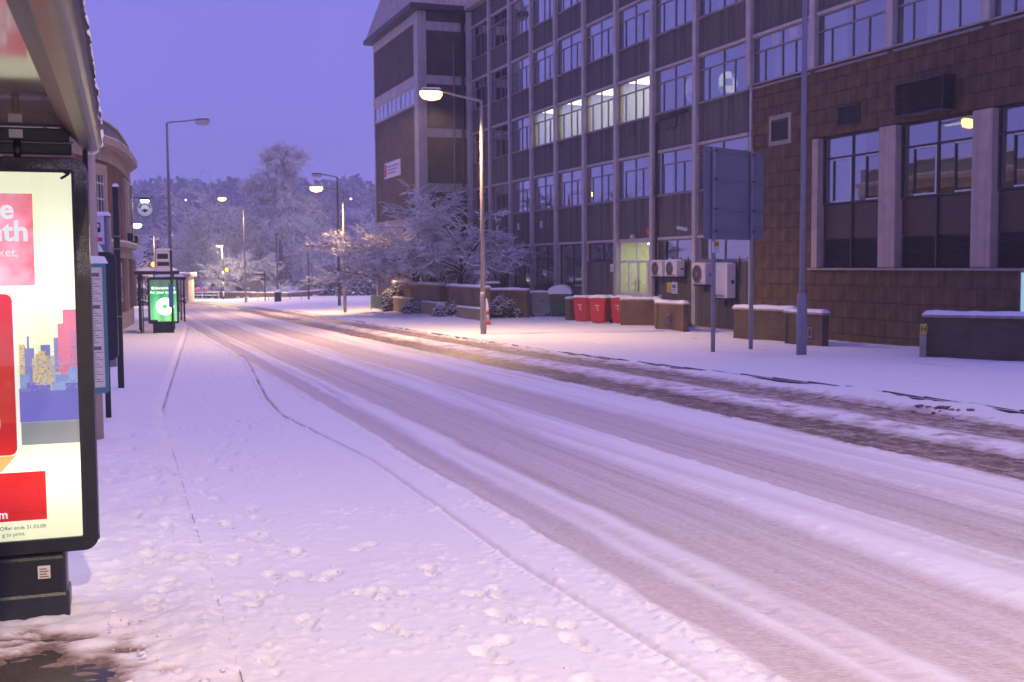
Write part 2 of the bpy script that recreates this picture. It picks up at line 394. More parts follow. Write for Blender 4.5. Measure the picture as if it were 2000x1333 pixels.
# ------------------------------------------------------------------ mesh helpers
class MB:
    def __init__(s): s.v = []; s.f = []; s.m = []
    def add(s, vs, fs, mi=0):
        o = len(s.v); s.v.extend([tuple(map(float, a)) for a in vs])
        for f in fs: s.f.append(tuple(i + o for i in f)); s.m.append(mi)
        return s
    def box(s, x0, x1, y0, y1, z0, z1, mi=0):
        v = [(x, y, z) for z in (z0, z1) for y in (y0, y1) for x in (x0, x1)]
        return s.add(v, [(0, 2, 3, 1), (4, 5, 7, 6), (0, 1, 5, 4), (2, 6, 7, 3), (0, 4, 6, 2), (1, 3, 7, 5)], mi)
    def obox(s, c, h, rz=0.0, rx=0.0, ry=0.0, mi=0):
        M = Matrix.Translation(c) @ Matrix.Rotation(rz, 4, 'Z') @ Matrix.Rotation(ry, 4, 'Y') @ Matrix.Rotation(rx, 4, 'X')
        v = [M @ Vector((x * h[0], y * h[1], z * h[2])) for z in (-1, 1) for y in (-1, 1) for x in (-1, 1)]
        return s.add(v, [(0, 2, 3, 1), (4, 5, 7, 6), (0, 1, 5, 4), (2, 6, 7, 3), (0, 4, 6, 2), (1, 3, 7, 5)], mi)
    def tube(s, pts, rad, n=8, mi=0, cap=True):
        pts = [Vector(p) for p in pts]
        if not hasattr(rad, '__len__'): rad = [rad] * len(pts)
        o = len(s.v); pv = None
        for i, p in enumerate(pts):
            a = pts[max(i - 1, 0)]; b = pts[min(i + 1, len(pts) - 1)]
            d = (b - a).normalized()
            if pv is None:
                q = Vector((0, 0, 1)) if abs(d.z) < 0.9 else Vector((1, 0, 0))
                e1 = d.cross(q).normalized()
            else:
                e1 = (pv - d * pv.dot(d)).normalized()
            pv = e1; e2 = d.cross(e1)
            for k in range(n):
                an = 2 * PI * k / n
                s.v.append(tuple(p + (e1 * math.cos(an) + e2 * math.sin(an)) * rad[i]))
        for i in range(len(pts) - 1):
            for k in range(n):
                a = o + i * n + k; b = o + i * n + (k + 1) % n
                s.f.append((a, b, b + n, a + n)); s.m.append(mi)
        if cap:
            s.f.append(tuple(o + k for k in range(n))[::-1]); s.m.append(mi)
            e = o + (len(pts) - 1) * n
            s.f.append(tuple(e + k for k in range(n))); s.m.append(mi)
        return s
    def lathe(s, prof, n=16, c=(0, 0, 0), mi=0, sx=1.0, sy=1.0):
        o = len(s.v)
        for r, z in prof:
            for k in range(n):
                a = 2 * PI * k / n
                s.v.append((c[0] + r * math.cos(a) * sx, c[1] + r * math.sin(a) * sy, c[2] + z))
        for i in range(len(prof) - 1):
            for k in range(n):
                a = o + i * n + k; b = o + i * n + (k + 1) % n
                s.f.append((a, b, b + n, a + n)); s.m.append(mi)
        s.f.append(tuple(o + k for k in range(n))[::-1]); s.m.append(mi)
        e = o + (len(prof) - 1) * n
        s.f.append(tuple(e + k for k in range(n))); s.m.append(mi)
        return s
    def disc_x(s, c, r, th, n=24, mi=0, axis='y', r_in=0.0, ell=1.0):
        """a disc or ring standing upright, its axis along x or y"""
        o = len(s.v)
        rs = [r] if not r_in else [r, r_in]
        for rr in rs:
            for d in (-th / 2, th / 2):
                for k in range(n):
                    a = 2 * PI * k / n
                    if axis == 'y': s.v.append((c[0] + rr * math.cos(a), c[1] + d, c[2] + rr * math.sin(a) * ell))
                    else: s.v.append((c[0] + d, c[1] + rr * math.cos(a), c[2] + rr * math.sin(a) * ell))
        def q(a, b, c_, d): s.f.append((a, b, c_, d)); s.m.append(mi)
        for k in range(n):
            j = (k + 1) % n
            q(o + k, o + j, o + n + j, o + n + k)
            if r_in:
                q(o + 2 * n + j, o + 2 * n + k, o + 3 * n + k, o + 3 * n + j)
                q(o + j, o + k, o + 2 * n + k, o + 2 * n + j)
                q(o + n + k, o + n + j, o + 3 * n + j, o + 3 * n + k)
        if not r_in:
            s.f.append(tuple(o + k for k in range(n))[::-1]); s.m.append(mi)
            s.f.append(tuple(o + n + k for k in range(n))); s.m.append(mi)
        return s
    def prism(s, poly, z0, z1, mi=0):
        n = len(poly); o = len(s.v)
        for z in (z0, z1):
            for p in poly: s.v.append((float(p[0]), float(p[1]), z))
        for k in range(n):
            j = (k + 1) % n
            s.f.append((o + k, o + j, o + n + j, o + n + k)); s.m.append(mi)
        s.f.append(tuple(o + k for k in range(n))[::-1]); s.m.append(mi)
        s.f.append(tuple(o + n + k for k in range(n))); s.m.append(mi)
        return s
    def prism_xz(s, poly, y0, y1, mi=0):
        n = len(poly); o = len(s.v)
        for y in (y0, y1):
            for p in poly: s.v.append((float(p[0]), y, float(p[1])))
        for k in range(n):
            j = (k + 1) % n
            s.f.append((o + k, o + n + k, o + n + j, o + j)); s.m.append(mi)
        s.f.append(tuple(o + k for k in range(n))); s.m.append(mi)
        s.f.append(tuple(o + n + k for k in range(n))[::-1]); s.m.append(mi)
        return s
    def mesh(s, name, mats, smooth=False):
        me = bpy.data.meshes.new(name)
        me.from_pydata(s.v, [], s.f)
        if not isinstance(mats, (list, tuple)): mats = [mats]
        for q in mats: me.materials.append(MAT[q] if isinstance(q, str) else q)
        if any(s.m): me.polygons.foreach_set('material_index', s.m)
        if smooth: me.polygons.foreach_set('use_smooth', [True] * len(s.f))
        me.update()
        return me
    def build(s, name, mats, parent=None, loc=(0, 0, 0), rz=0.0, smooth=False, bevel=0.0):
        return link(name, s.mesh(name, mats, smooth), parent, loc, rz, bevel)

def link(name, me, parent=None, loc=(0, 0, 0), rz=0.0, bevel=0.0):
    o = bpy.data.objects.new(name, me); COL.objects.link(o)
    o.location = loc; o.rotation_euler = (0, 0, rz)
    if parent is not None: o.parent = parent
    if bevel:
        b = o.modifiers.new('edge', 'BEVEL'); b.width = bevel; b.segments = 2; b.limit_method = 'ANGLE'; b.harden_normals = False
    return o
def tag(o, label, cat, group=None):
    o['label'] = label; o['category'] = cat
    if group: o['group'] = group
    return o
def thing(name, label, cat, loc=(0, 0, 0), rz=0.0, group=None):
    o = bpy.data.objects.new(name, None); COL.objects.link(o)
    o.location = loc; o.rotation_euler = (0, 0, rz); o.empty_display_size = 0.2
    return tag(o, label, cat, group)
def struct(o): o['kind'] = 'structure'; return o
def stuff(o): o['kind'] = 'stuff'; return o

def np_mesh(name, V, F, mats, smooth=False, dirt=None):
    """V (n,3), F (k,3|4) arrays"""
    me = bpy.data.meshes.new(name)
    V = np.asarray(V, np.float32); F = np.asarray(F, np.int32)
    nf, k = F.shape
    me.vertices.add(len(V)); me.vertices.foreach_set('co', V.ravel())
    me.loops.add(nf * k); me.loops.foreach_set('vertex_index', F.ravel())
    me.polygons.add(nf); me.polygons.foreach_set('loop_start', np.arange(nf, dtype=np.int32) * k)
    try: me.polygons.foreach_set('loop_total', np.full(nf, k, np.int32))
    except Exception: pass
    if smooth: me.polygons.foreach_set('use_smooth', np.ones(nf, bool))
    if not isinstance(mats, (list, tuple)): mats = [mats]
    for q in mats: me.materials.append(MAT[q])
    if dirt is not None:
        a = me.attributes.new('dirt', 'FLOAT', 'POINT'); a.data.foreach_set('value', np.asarray(dirt, np.float32).ravel())
    me.update(calc_edges=True); me.validate()
    return me
def grid_faces(nu, nv):
    i = np.arange(nu - 1)[:, None]; j = np.arange(nv - 1)[None, :]
    a = i * nv + j
    return np.stack([a, a + nv, a + nv + 1, a + 1], -1).reshape(-1, 4)

def snow_top(name, x0, x1, y0, y1, z, th, parent, seed=0, over=0.02, res=0.07, loc=(0, 0, 0), rz=0.0):
    """a rounded, uneven snow layer lying on a flat top"""
    x0 -= over; x1 += over; y0 -= over; y1 += over
    nu = max(6, min(90, int((x1 - x0) / res) + 2)); nv = max(6, min(60, int((y1 - y0) / res) + 2))
    xs = np.linspace(x0, x1, nu); ys = np.linspace(y0, y1, nv)
    X, Y = np.meshgrid(xs, ys, indexing='ij')
    d = np.minimum(np.minimum(X - x0, x1 - X), np.minimum(Y - y0, y1 - Y))
    e = np.clip(d / (th * 0.9), 0, 1); e = np.sqrt(1 - (1 - e) ** 2)
    Z = z + th * (0.12 + 0.88 * e) * (0.40 + 1.15 * fbm(X * 1.7 + seed * 7.7, Y * 1.7 + seed, 4, seed))
    Z = np.where(d <= 1e-9, z - 0.006, Z)
    jx = (fbm(X * 5 + 3.1 * seed, Y * 5, 2, seed + 5) - 0.5) * 0.03
    V = np.stack([X + jx * (d < 0.02), Y + jx * (d < 0.02), Z], -1).reshape(-1, 3)
    me = np_mesh(name, V, grid_faces(nu, nv), 'snow_cap', True)
    return link(name, me, parent, loc, rz)

def text(body, size, parent, loc, rot, mt, ext=0.0008, name='lettering', align='LEFT', bold=0.0):
    c = bpy.data.curves.new(name, 'FONT'); c.body = body; c.size = size; c.extrude = ext; c.align_x = align; c.offset = bold
    c.resolution_u = 3
    t = bpy.data.objects.new(name, c); COL.objects.link(t)
    dg = bpy.context.evaluated_depsgraph_get()
    me = bpy.data.meshes.new_from_object(t.evaluated_get(dg))
    bpy.data.objects.remove(t); bpy.data.curves.remove(c)
    me.materials.clear(); me.materials.append(MAT[mt])
    o = link(name, me, parent, loc); o.rotation_euler = rot
    return o

# ================================================================== THE SETTING
def tl_of(s): return np.interp(s, [-10, 16, 48, 90, 130, 190], [0.43, 0.43, 2.45, 1.7, -1.1, -14.5])
def tr_of(s): return np.interp(s, [-10, 15, 20, 26, 40, 60, 80, 98, 130, 190], [10.8, 10.8, 10.3, 9.95, 9.85, 10.1, 10.35, 9.9, 7.4, -5])
def shift_of(s): return np.interp(s, [-10, 90, 130, 190], [0, 0, -2.6, -14])

def hill_h(x, y):
    x = np.asarray(x, float); y = np.asarray(y, float)
    r = sstep(235, 500, y + 0.10 * x + 40 * (fbm(x / 130.0, y / 160.0, 2, 3) - 0.5))
    top = 24 + 5 * (fbm(x / 150.0 + 4, y / 400.0, 3, 9) - 0.5) - 0.020 * (x + 130)
    return r * top

# terrain to the horizon
ang = np.linspace(-PI, PI, 241)
rad = np.concatenate([np.linspace(0.5, 60, 16), np.linspace(70, 640, 72), np.geomspace(680, 3500, 14)])
A, Rr = np.meshgrid(ang, rad, indexing='ij')
TX = Rr * np.sin(A); TY = Rr * np.cos(A)
ts, tt = to_st(TX, TY)
inside = sstep(-12, -8, ts) * (1 - sstep(180, 188, ts)) * sstep(-26, -22, tt) * (1 - sstep(54, 58, tt))
TZ = G(TX, TY) - 0.6 * inside - 0.03 + hill_h(TX, TY)
V = np.stack([TX, TY, TZ], -1).reshape(-1, 3)
struct(link('ground', np_mesh('ground', V, grid_faces(len(ang), len(rad))[:, ::-1], 'snow', True)))

# ---- footprints in the fresh snow: (s, t, heading)
prints = []
def walk(s0, t0, s1, t1, step=0.50):
    L = math.hypot(s1 - s0, t1 - t0); n = int(L / step); a = math.atan2(t1 - t0, s1 - s0)
    for i in range(n):
        k = i / max(1, n); sd_ = 0.10 if i % 2 else -0.10
        s = s0 + (s1 - s0) * k - math.sin(a) * sd_ + rng.uniform(-.05, .05)
        t = t0 + (t1 - t0) * k + math.cos(a) * sd_ + rng.uniform(-.04, .04)
        prints.append((s, t, a + rng.uniform(-.25, .25)))
walk(4.2, 1.55, 7.6, 0.75); walk(7.6, 0.9, 10.4, 0.2); walk(5.2, 2.05, 6.4, 1.1); walk(4.0, 1.0, 5.2, 2.0)
walk(4.5, 0.1, 12.0, -0.35); walk(6.4, 0.25, 15, -0.2); walk(10, 0.7, 14.5, 1.4); walk(4.0, 0.65, 9.5, 0.75); walk(4.2, 1.9, 6.8, 1.75); walk(6.0, 0.6, 7.4, 1.9)
def print_field(S, T):
    h = np.zeros_like(S)
    for (ps, pt, a) in prints:
        ds = S - ps; dt = T - pt
        q = (np.abs(ds) < .35) & (np.abs(dt) < .35)
        if not q.any(): continue
        l = ds[q] * math.cos(a) + dt[q] * math.sin(a); c = -ds[q] * math.sin(a) + dt[q] * math.cos(a)
        e = np.minimum(np.hypot((l - 0.055) / 0.085, c / 0.052), np.hypot((l + 0.088) / 0.055, c / 0.040))
        dep = -0.034 * (1 - sstep(0.90, 1.08, e)) * (0.75 + 0.25 * np.sign(np.sin(l * 2 * PI / 0.034)))
        rim = 0.004 * np.exp(-((e - 1.22) / 0.14) ** 2) * (0.4 + 1.2 * vn(l * 60, c * 60, 3))
        toe = 0.007 * np.exp(-(((l - 0.175) / 0.035) ** 2 + (c / 0.05) ** 2)) * vn(l * 50, c * 50, 8)
        h[q] += dep + rim + toe
    return np.clip(h, -0.030, 0.03)

def crumbs(S, T, k, lo, seed):
    n = fbm(S * k, T * k, 3, seed)
    return np.clip((n - lo) / (1 - lo), 0, 1)

# ---- the road
sg = np.concatenate([np.arange(-8, 3.2, 0.4), np.arange(3.2, 8.4, 0.019), np.arange(8.4, 12, 0.030), np.arange(12, 17, 0.05), np.arange(17, 32, 0.10),
                     np.arange(32, 62, 0.22), np.arange(62, 188, 0.6)])
qg = np.concatenate([np.linspace(0, 0.215, 150), np.linspace(0.2175, 1, 230)])
S, Q = np.meshgrid(sg, qg, indexing='ij')
TL = tl_of(S); TR = tr_of(S)
T = TL + Q * (TR - TL)
te = T - shift_of(S) + 0.20 * (fbm(S / 7.0, S * 0 + 3, 3, 21) - 0.5)
def band(a, b, soft, sd):
    wob = (0.10 if sd not in (4, 5) else 0.26) * (fbm(S * 1.7, te * 1.5 + sd, 4, 30 + sd) - 0.5)
    return sstep(a - soft, a + soft, te + wob) * (1 - sstep(b - soft, b + soft, te - wob))
strk = fbm(S * 0.22, te * 7.5, 4, 41)          # long streaks left by wheels
strk2 = fbm(S * 0.10, te * 22, 3, 47)
fine = fbm(S * 5, te * 5, 3, 44)
grit = fbm(S * 9, te * 13, 4, 45)
g3 = band(2.60, 2.92, 0.05, 1); g2 = band(3.28, 4.32, 0.10, 2); g1 = band(5.05, 6.02, 0.09, 3)
d2 = band(7.10, 8.06, 0.20, 4); d1 = band(8.80, 9.74, 0.18, 5)
x1 = np.exp(-((te - np.interp(S, [3, 12, 30, 60], [4.95, 4.5, 3.1, 2.9])) / 0.10) ** 2) * (0.5 + 0.5 * strk)
x2 = np.exp(-((te - np.interp(S, [3, 14, 34, 60], [2.95, 4.6, 6.4, 6.6])) / 0.11) ** 2) * (0.5 + 0.5 * strk)
x3 = np.exp(-((te - np.interp(S, [3, 10, 22, 40], [6.5, 6.4, 5.0, 4.6])) / 0.09) ** 2) * (0.4 + 0.6 * strk)
mid = band(2.55, 7.3, 0.15, 6) * np.clip((strk - 0.40) * 2.6, 0, 1)
dr = band(7.0, 9.85, 0.15, 7)
comp = np.clip(np.maximum.reduce([0.85 * g3, 0.95 * g2 * (0.75 + 0.5 * strk), 0.92 * g1 * (0.7 + 0.6 * strk), d2, d1, 0.55 * mid, 0.35 * dr, 0.6 * x1, 0.65 * x2, 0.6 * x3]), 0, 1)
dirt = np.maximum.reduce([
    0.27 * g3 * (0.75 + 0.5 * strk2), 0.29 * g2 * (0.40 + 0.7 * strk2 + 0.35 * strk), 0.30 * g1 * (0.40 + 0.7 * strk2 + 0.35 * strk),
    0.20 * mid, 0.20 * x1, 0.22 * x2, 0.18 * x3, d2 * (0.46 + 0.42 * strk2 + 0.9 * (grit - .5)), d1 * (0.37 + 0.42 * strk2 + 0.9 * (grit - .5)),
    dr * np.clip((fine - 0.52) * 1.3 + 0.13 + 0.15 * sstep(30, 80, S), 0, 0.45)])
dirt = np.maximum(dirt, sstep(50, 95, S) * band(2.8, 9.6, 0.5, 8) * (0.25 + 0.35 * strk))
depth = 0.034 * (1 - comp) + 0.014
h = -0.030 + depth + 0.010 * (fbm(S * 2.2, T * 2.2, 4, 51) - 0.5) + 0.004 * (fbm(S * 14, T * 14, 2, 52) - 0.5)
h += comp * 0.012 * (strk2 - 0.5) + np.maximum(d1, d2) * 0.030 * (grit - 0.5)
edge = 0
for e, wd, a in ((2.50, .08, .026), (3.08, .09, .012), (4.45, .09, .014), (4.98, .08, .010), (6.12, .10, .014), (7.02, .10, .022), (8.42, .24, .024), (9.85, .12, .034)):
    edge = edge + a * np.exp(-((te - e) / wd) ** 2) * (crumbs(S, T, 8.0, 0.45, int(e * 10)) + crumbs(S, T, 19.0, 0.5, int(e * 10) + 3)) * 1.5
h += edge
h += (1 - comp) * (te < 2.5) * 0.010 * crumbs(S, T * 1.6, 5.0, 0.62, 61) * 1.6 * sstep(0.45, 0.62, fbm(S * .8, T * .8, 2, 65))
h += (1 - comp) * (te < 2.5) * 0.018 * crumbs(S * 1.0, T * 1.6, 18.0, 0.59, 63) * 1.8 * sstep(0.40, 0.60, fbm(S * 1.1, T * 1.1, 2, 67))
# the thin rope-like wheel track
tc_ = np.interp(S, [-8, 4, 6.4, 8.2, 10.5, 13.2, 14.6, 17, 22, 27, 38], [2.4, 2.28, 2.19, 2.2, 2.2, 1.99, 1.88, 1.96, 2.3, 2.64, 2.5])
dt_ = T - tc_
near = (1 - sstep(26, 34, S))
h += near * (-0.026 * np.exp(-((dt_ - 0.015) / 0.020) ** 2) + 0.020 * np.exp(-((dt_ + 0.045) / 0.024) ** 2) * (0.6 + 0.4 * np.sin(S * 2 * PI / 0.085)))
dirt = np.maximum(dirt, near * np.exp(-((dt_ - 0.015) / 0.022) ** 2) * (0.16 + 0.5 * sstep(9.5, 14, S) * np.clip(fbm(S * 1.2, S * 0, 3, 71) * 1.5 - 0.3, 0, 1)))
h += print_field(S, T) * (comp < 0.3) * sstep(0.03, 0.2, T - TL)
# verge ploughed against the far kerb, sagging away from it in places
vg = sstep(9.75, 10.1, te)
h += sstep(-0.42, -0.05, T - TR) * (-0.072 + 0.115 * fbm(S * 1.3, S * 0 + 5, 3, 81) + 0.03 * crumbs(S, T, 5, .5, 83)) * (1 - sstep(40, 70, S) * .8)
# snow against the near kerb
lk = np.exp(-((T - TL) / 0.16) ** 2)
h += lk * 0.006
dirt = np.maximum(dirt, np.exp(-((T - TL - 0.02) / 0.025) ** 2) * sstep(14.5, 16.5, S) * (1 - sstep(26, 34, S)) * (0.55 * fbm(S * 1.5, S * 0 + 9, 3, 91) + 0.1))
h -= 0.02 * np.exp(-((T - TL - 0.02) / 0.03) ** 2) * sstep(14.5, 16.5, S)
X = S * RDx + T * RNx; Y = S * RDy + T * RNy
V = np.stack([X, Y, G(X, Y) + h], -1).reshape(-1, 3)
struct(link('road', np_mesh('road', V, grid_faces(len(sg), len(qg))[:, ::-1], 'snow', True, np.clip(dirt, 0, 1))))

# ---- near pavement
tg = np.concatenate([np.linspace(-26, -3, 24), np.linspace(-2.9, -1.4, 26), np.arange(-1.35, 0.0, 0.03)])
tg = np.concatenate([tg, np.linspace(0.0, 1.0, 30)])         # last stretch is mapped on to the kerb line
S, K = np.meshgrid(sg, np.arange(len(tg)), indexing='ij')
base = tg[K]
TL = tl_of(S)
T = np.where(base <= 0, base + (TL - 0.43) * sstep(-3, 0, base), (TL - 0.43) + base * 0.45)
dk = TL - T
h = 0.058 + 0.02 * (fbm(S * 1.3, T * 1.3, 3, 101) - 0.5)
tram = 1 - sstep(9, 22, S)
h += tram * (0.032 * (fbm(S * 4.2, T * 5.5, 5, 103) - 0.5) + 0.016 * crumbs(S, T, 7.0, 0.55, 105) + 0.028 * crumbs(S, T, 21, 0.54, 107))
h += 0.012 * (fbm(S * 3, T * 3, 3, 109) - 0.5)
h += print_field(S, T) * 0.8 * sstep(0.03, 0.2, dk)
h = h - (1 - sstep(-0.02, 0.12, dk)) * (0.034 + 0.012 * fbm(S * 3, S * 0, 2, 111)) - np.maximum(0, h - 0.075) * (1 - sstep(0.0, 0.10, dk))
nb = fbm(S * 9, T * 5, 4, 121) - 0.5
bare = (1 - sstep(5.0, 6.4, S + 1.0 * nb)) * (1 - sstep(-0.55, 0.55, T + 0.8 * (fbm(S * 2.6, T * 2.6, 4, 123) - 0.5)))
thin = -0.040 + 0.085 * np.clip(fbm(S * 11.0, T * 4.5, 4, 125) - 0.36 + 0.30 * sstep(-0.55, 0.35, T), 0, 1) * sstep(-0.85, -0.2, T)
h = h * (1 - bare) + bare * thin
h = np.where(bare < 0.08, np.maximum(h, 0.012), h)
dirt = 0.10 * tram * crumbs(S, T, 3, 0.5, 131) + sstep(0.15, 0.6, bare) * 0.72 * (1 - sstep(0.0, 0.030, h + 0.012 * nb)) * (0.75 + 0.5 * fbm(S * 16, T * 12, 3, 133))
X = S * RDx + T * RNx; Y = S * RDy + T * RNy
V = np.stack([X, Y, G(X, Y) + h], -1).reshape(-1, 3)
near_pav = struct(link('pavement', np_mesh('pavement', V, grid_faces(len(sg), len(tg))[:, ::-1], 'snow', True, np.clip(dirt, 0, 1))))

# paving slabs showing where the shelter keeps the snow off
sl = MB().box(-0.297, 0.297, -0.222, 0.222, -0.06, 0.0).mesh('paving_slab', 'slab')
for i in range(8):
    for j in range(5):
        s = 2.75 + i * 0.45; t = -2.35 + j * 0.60 + (0.3 if i % 2 else 0)
        if t > 0.05: continue
        x, y = ST(s, t)
        o = link('paving_slab', sl, near_pav, (x, y, Gf(x, y) + rng.uniform(-.004, .004)), TH)
        o.rotation_euler = (rng.uniform(-.006, .006), rng.uniform(-.006, .006), TH)
b = MB(); x, y = ST(4.3, -1.2); b.obox((x, y, Gf(x, y) - 0.055), (1.40, 1.9, 0.02), TH); b.build('bedding', 'bedding', near_pav)
ks = MB().box(-0.07, 0.07, -0.44, 0.44, -0.12, 0.0).mesh('kerb_stone', 'kerbstone')
for i in range(4):
    s = 2.4 + i * 0.9; x, y = ST(s, 0.36)
    link('kerb_stone', ks, near_pav, (x, y, Gf(x, y) - 0.035), TH, 0.012)

# ---- far pavement and forecourt
sg2 = np.concatenate([np.arange(-9, 6, 0.5), np.arange(6, 32, 0.08), np.arange(32, 64, 0.22), np.arange(64, 188, 0.8)])
tg2 = np.concatenate([np.linspace(0, 1.0, 22), np.linspace(1.06, 4.5, 60), np.linspace(4.6, 12.5, 70), np.linspace(13, 50, 30)])
S, K = np.meshgrid(sg2, tg2, indexing='ij')
T = tr_of(S) + K
h = 0.040 + 0.022 * (fbm(S * 0.8, T * 0.8, 3, 141) - 0.5) + 0.016 * (fbm(S * 4, T * 4, 3, 143) - 0.5)
h += 0.035 * crumbs(S, T, 2.6, 0.60, 145) * (K > 0.2)
h -= 0.035 * (1 - sstep(0.0, 0.10, K)) - 0.03 * np.exp(-((K - 0.2) / 0.12) ** 2)
path = np.exp(-((T - 12.6 - .5 * (fbm(S / 6, S * 0 + 8, 2, 151) - .5)) / 0.45) ** 2) * (S < 60)
h += path * (0.055 * (fbm(S * 3.4, T * 4.2, 4, 153) - 0.5) - 0.014)
# the back edge of the footway, a low trodden line
bl = np.interp(S, [0, 20, 30, 40, 60], [14.9, 15.6, 16.4, 16.9, 17.2])
h -= 0.035 * np.exp(-((T - bl) / 0.05) ** 2) * np.clip(fbm(S * 1.3, S * 0 + 2, 3, 147) * 2.4 - 0.8, 0, 1) * (S < 60)
dirt = 0.75 * np.exp(-((T - bl) / 0.05) ** 2) * np.clip(fbm(S * 1.3, S * 0 + 2, 3, 147) * 2.6 - 1.1, 0, 1) * (S < 34)
h += 0.05 * sstep(0.35, 0.8, fbm(S * 0.5, T * 0.5, 3, 149)) * sstep(16.5, 18, T) * (S < 50)
X = S * RDx + T * RNx; Y = S * RDy + T * RNy
V = np.stack([X, Y, G(X, Y) + h], -1).reshape(-1, 3)
far_pav = struct(link('pavement', np_mesh('pavement', V, grid_faces(len(sg2), len(tg2))[:, ::-1], 'snow', True, np.clip(dirt, 0, 1))))
ks2 = MB().box(-0.075, 0.0, -0.455, 0.455, -0.20, 0.028).mesh('kerb_stone', 'kerbstone')
for i in range(72):
    s = 6.4 + i * 0.92; t = float(tr_of(s)) + 0.085
    x, y = ST(s, t)
    a = math.atan2(float(tr_of(s + .4) - tr_of(s - .4)), 0.8)
    link('kerb_stone', ks2, far_pav, (x, y, Gf(x, y)), TH - a, 0.012)

# ---- loose snow and slush lumps: too many to count
def lumps(name, pts, sizes, matn, dirtv):
    base = np.array([[1, 0, 0], [-1, 0, 0], [0, 1, 0], [0, -1, 0], [0, 0, 1], [0, 0, -1], [.62, .62, .5], [-.62, .6, .5], [.6, -.62, .5], [-.62, -.6, .5]], float)
    tri = np.array([[0, 6, 8], [0, 8, 3], [0, 2, 6], [2, 7, 6], [2, 1, 7], [1, 9, 7], [1, 3, 9], [3, 8, 9], [4, 6, 7], [4, 7, 9], [4, 9, 8], [4, 8, 6], [0, 5, 2], [2, 5, 1], [1, 5, 3], [3, 5, 0]])
    n = len(pts); k = len(base)
    j = 1 + 0.8 * (nr.rand(n, k, 1) - 0.5)
    a = nr.rand(n) * 2 * PI; ca, sa = np.cos(a)[:, None], np.sin(a)[:, None]
    b = base[None] * j * np.stack([sizes, sizes * (0.5 + 0.5 * nr.rand(n)), sizes * (0.22 + 0.3 * nr.rand(n))], -1)[:, None, :]
    x = b[..., 0] * ca - b[..., 1] * sa; y = b[..., 0] * sa + b[..., 1] * ca
    Vv = np.stack([x, y, b[..., 2]], -1) + pts[:, None, :]
    Ff = (tri[None] + (np.arange(n) * k)[:, None, None]).reshape(-1, 3)
    return stuff(link(name, np_mesh(name, Vv.reshape(-1, 3), Ff, matn, False, np.full(n * k, dirtv))))
ps, pz = [], []
def msz(lo, hi): return lo + (hi - lo) * rng.random() ** 3
for i in range(2100):
    z = rng.random()
    if z < 0.30: s = 3.6 + 9 * rng.random() ** 1.4; t = 0.30 + rng.gauss(0, 0.20); sz = msz(.004, .022); hh = 0.047 if t < 0.38 else 0.008
    elif z < 0.46: s = 3.6 + 14 * rng.random() ** 1.5; t = 2.50 + rng.gauss(0, .06); sz = msz(.004, .026); hh = 0.012
    elif z < 0.78:
        p_ = rng.choice(prints); s = p_[0] + .2 * math.cos(p_[2]) + rng.gauss(0, .09); t = p_[1] + .2 * math.sin(p_[2]) + rng.gauss(0, .08); sz = msz(.003, .018); hh = 0.050 if t < .40 else 0.016
    elif z < 0.86: s = 4 + 24 * rng.random(); t = rng.choice([3.1, 4.5, 5.0, 6.15]) + rng.gauss(0, .08); sz = msz(.004, .020); hh = 0.004
    else: s = 7 + 26 * rng.random(); t = rng.choice([7.0, 8.4, 9.9, 10.2]) + rng.gauss(0, .13); sz = msz(.010, .05); hh = 0.0
    x, y = ST(s, t); ps.append((x, y, Gf(x, y) + hh)); pz.append(sz)
lumps('loose_snow', np.array(ps), np.array(pz), 'snow', 0.0)
ps, pz = [], []
for i in range(900):
    s = 7 + 34 * rng.random(); t = rng.choice([7.0, 8.25, 8.6, 9.85, 10.1]) + rng.gauss(0, .10)
    x, y = ST(s, t); ps.append((x, y, Gf(x, y) - 0.012)); pz.append(rng.uniform(.015, .045))
for i in range(26):
    s = 11.9 + rng.gauss(0, .12); t = 9.95 + rng.gauss(0, .16)
    x, y = ST(s, t); ps.append((x, y, Gf(x, y) + rng.uniform(-.02, .05))); pz.append(rng.uniform(.04, .09))
lumps('slush_lumps', np.array(ps), np.array(pz), 'snow', 0.72)

# ================================================================== OFFICE BUILDING (local x = u along the front, -y = street)
office = thing('office_building', 'long sixties office block with concrete fins, pebble-dash panels and a brick stair tower', 'building', (OX, OY, 0), ROTF)
FIN = [-26.1, -22.75, -19.55, -16.45, -13.3, -10.0, -6.7, -3.4, 0.0, 3.62, 7.2, 10.8, 14.4, 18.0]
SILL = [None, 4.38, 7.56, 10.62, 13.5]
HEAD = [2.68, 6.08, 9.28, 12.3, 15.35]
TOP = 16.35
# fins
fin_m = MB().box(-0.13, 0.13, -0.15, 0.20, -1.3, TOP - 0.05).mesh('fin', 'concrete')
fin_u = MB().box(-0.15, 0.15, -0.15, 0.20, 7.66, TOP - 0.05).mesh('fin', 'concrete')
for i, u in enumerate(FIN):
    link('fin', fin_m if i < 9 else fin_u, office, (u, 0, 0), 0, 0.02)
# body behind the front, roof slab and parapet
b = MB().box(FIN[0], 19.5, 3.4, 14, -1.5, TOP - 0.2); b.build('back_wall', 'brick_dark', office)
b = MB().box(FIN[0] - 0.1, 19.6, -0.42, 14.2, TOP, TOP + 0.34); b.build('roof_slab', 'concrete', office, bevel=0.03)
b = MB().box(18.2, 19.5, -0.05, 3.4, 7.7, TOP); b.build('end_wall', 'concrete', office)

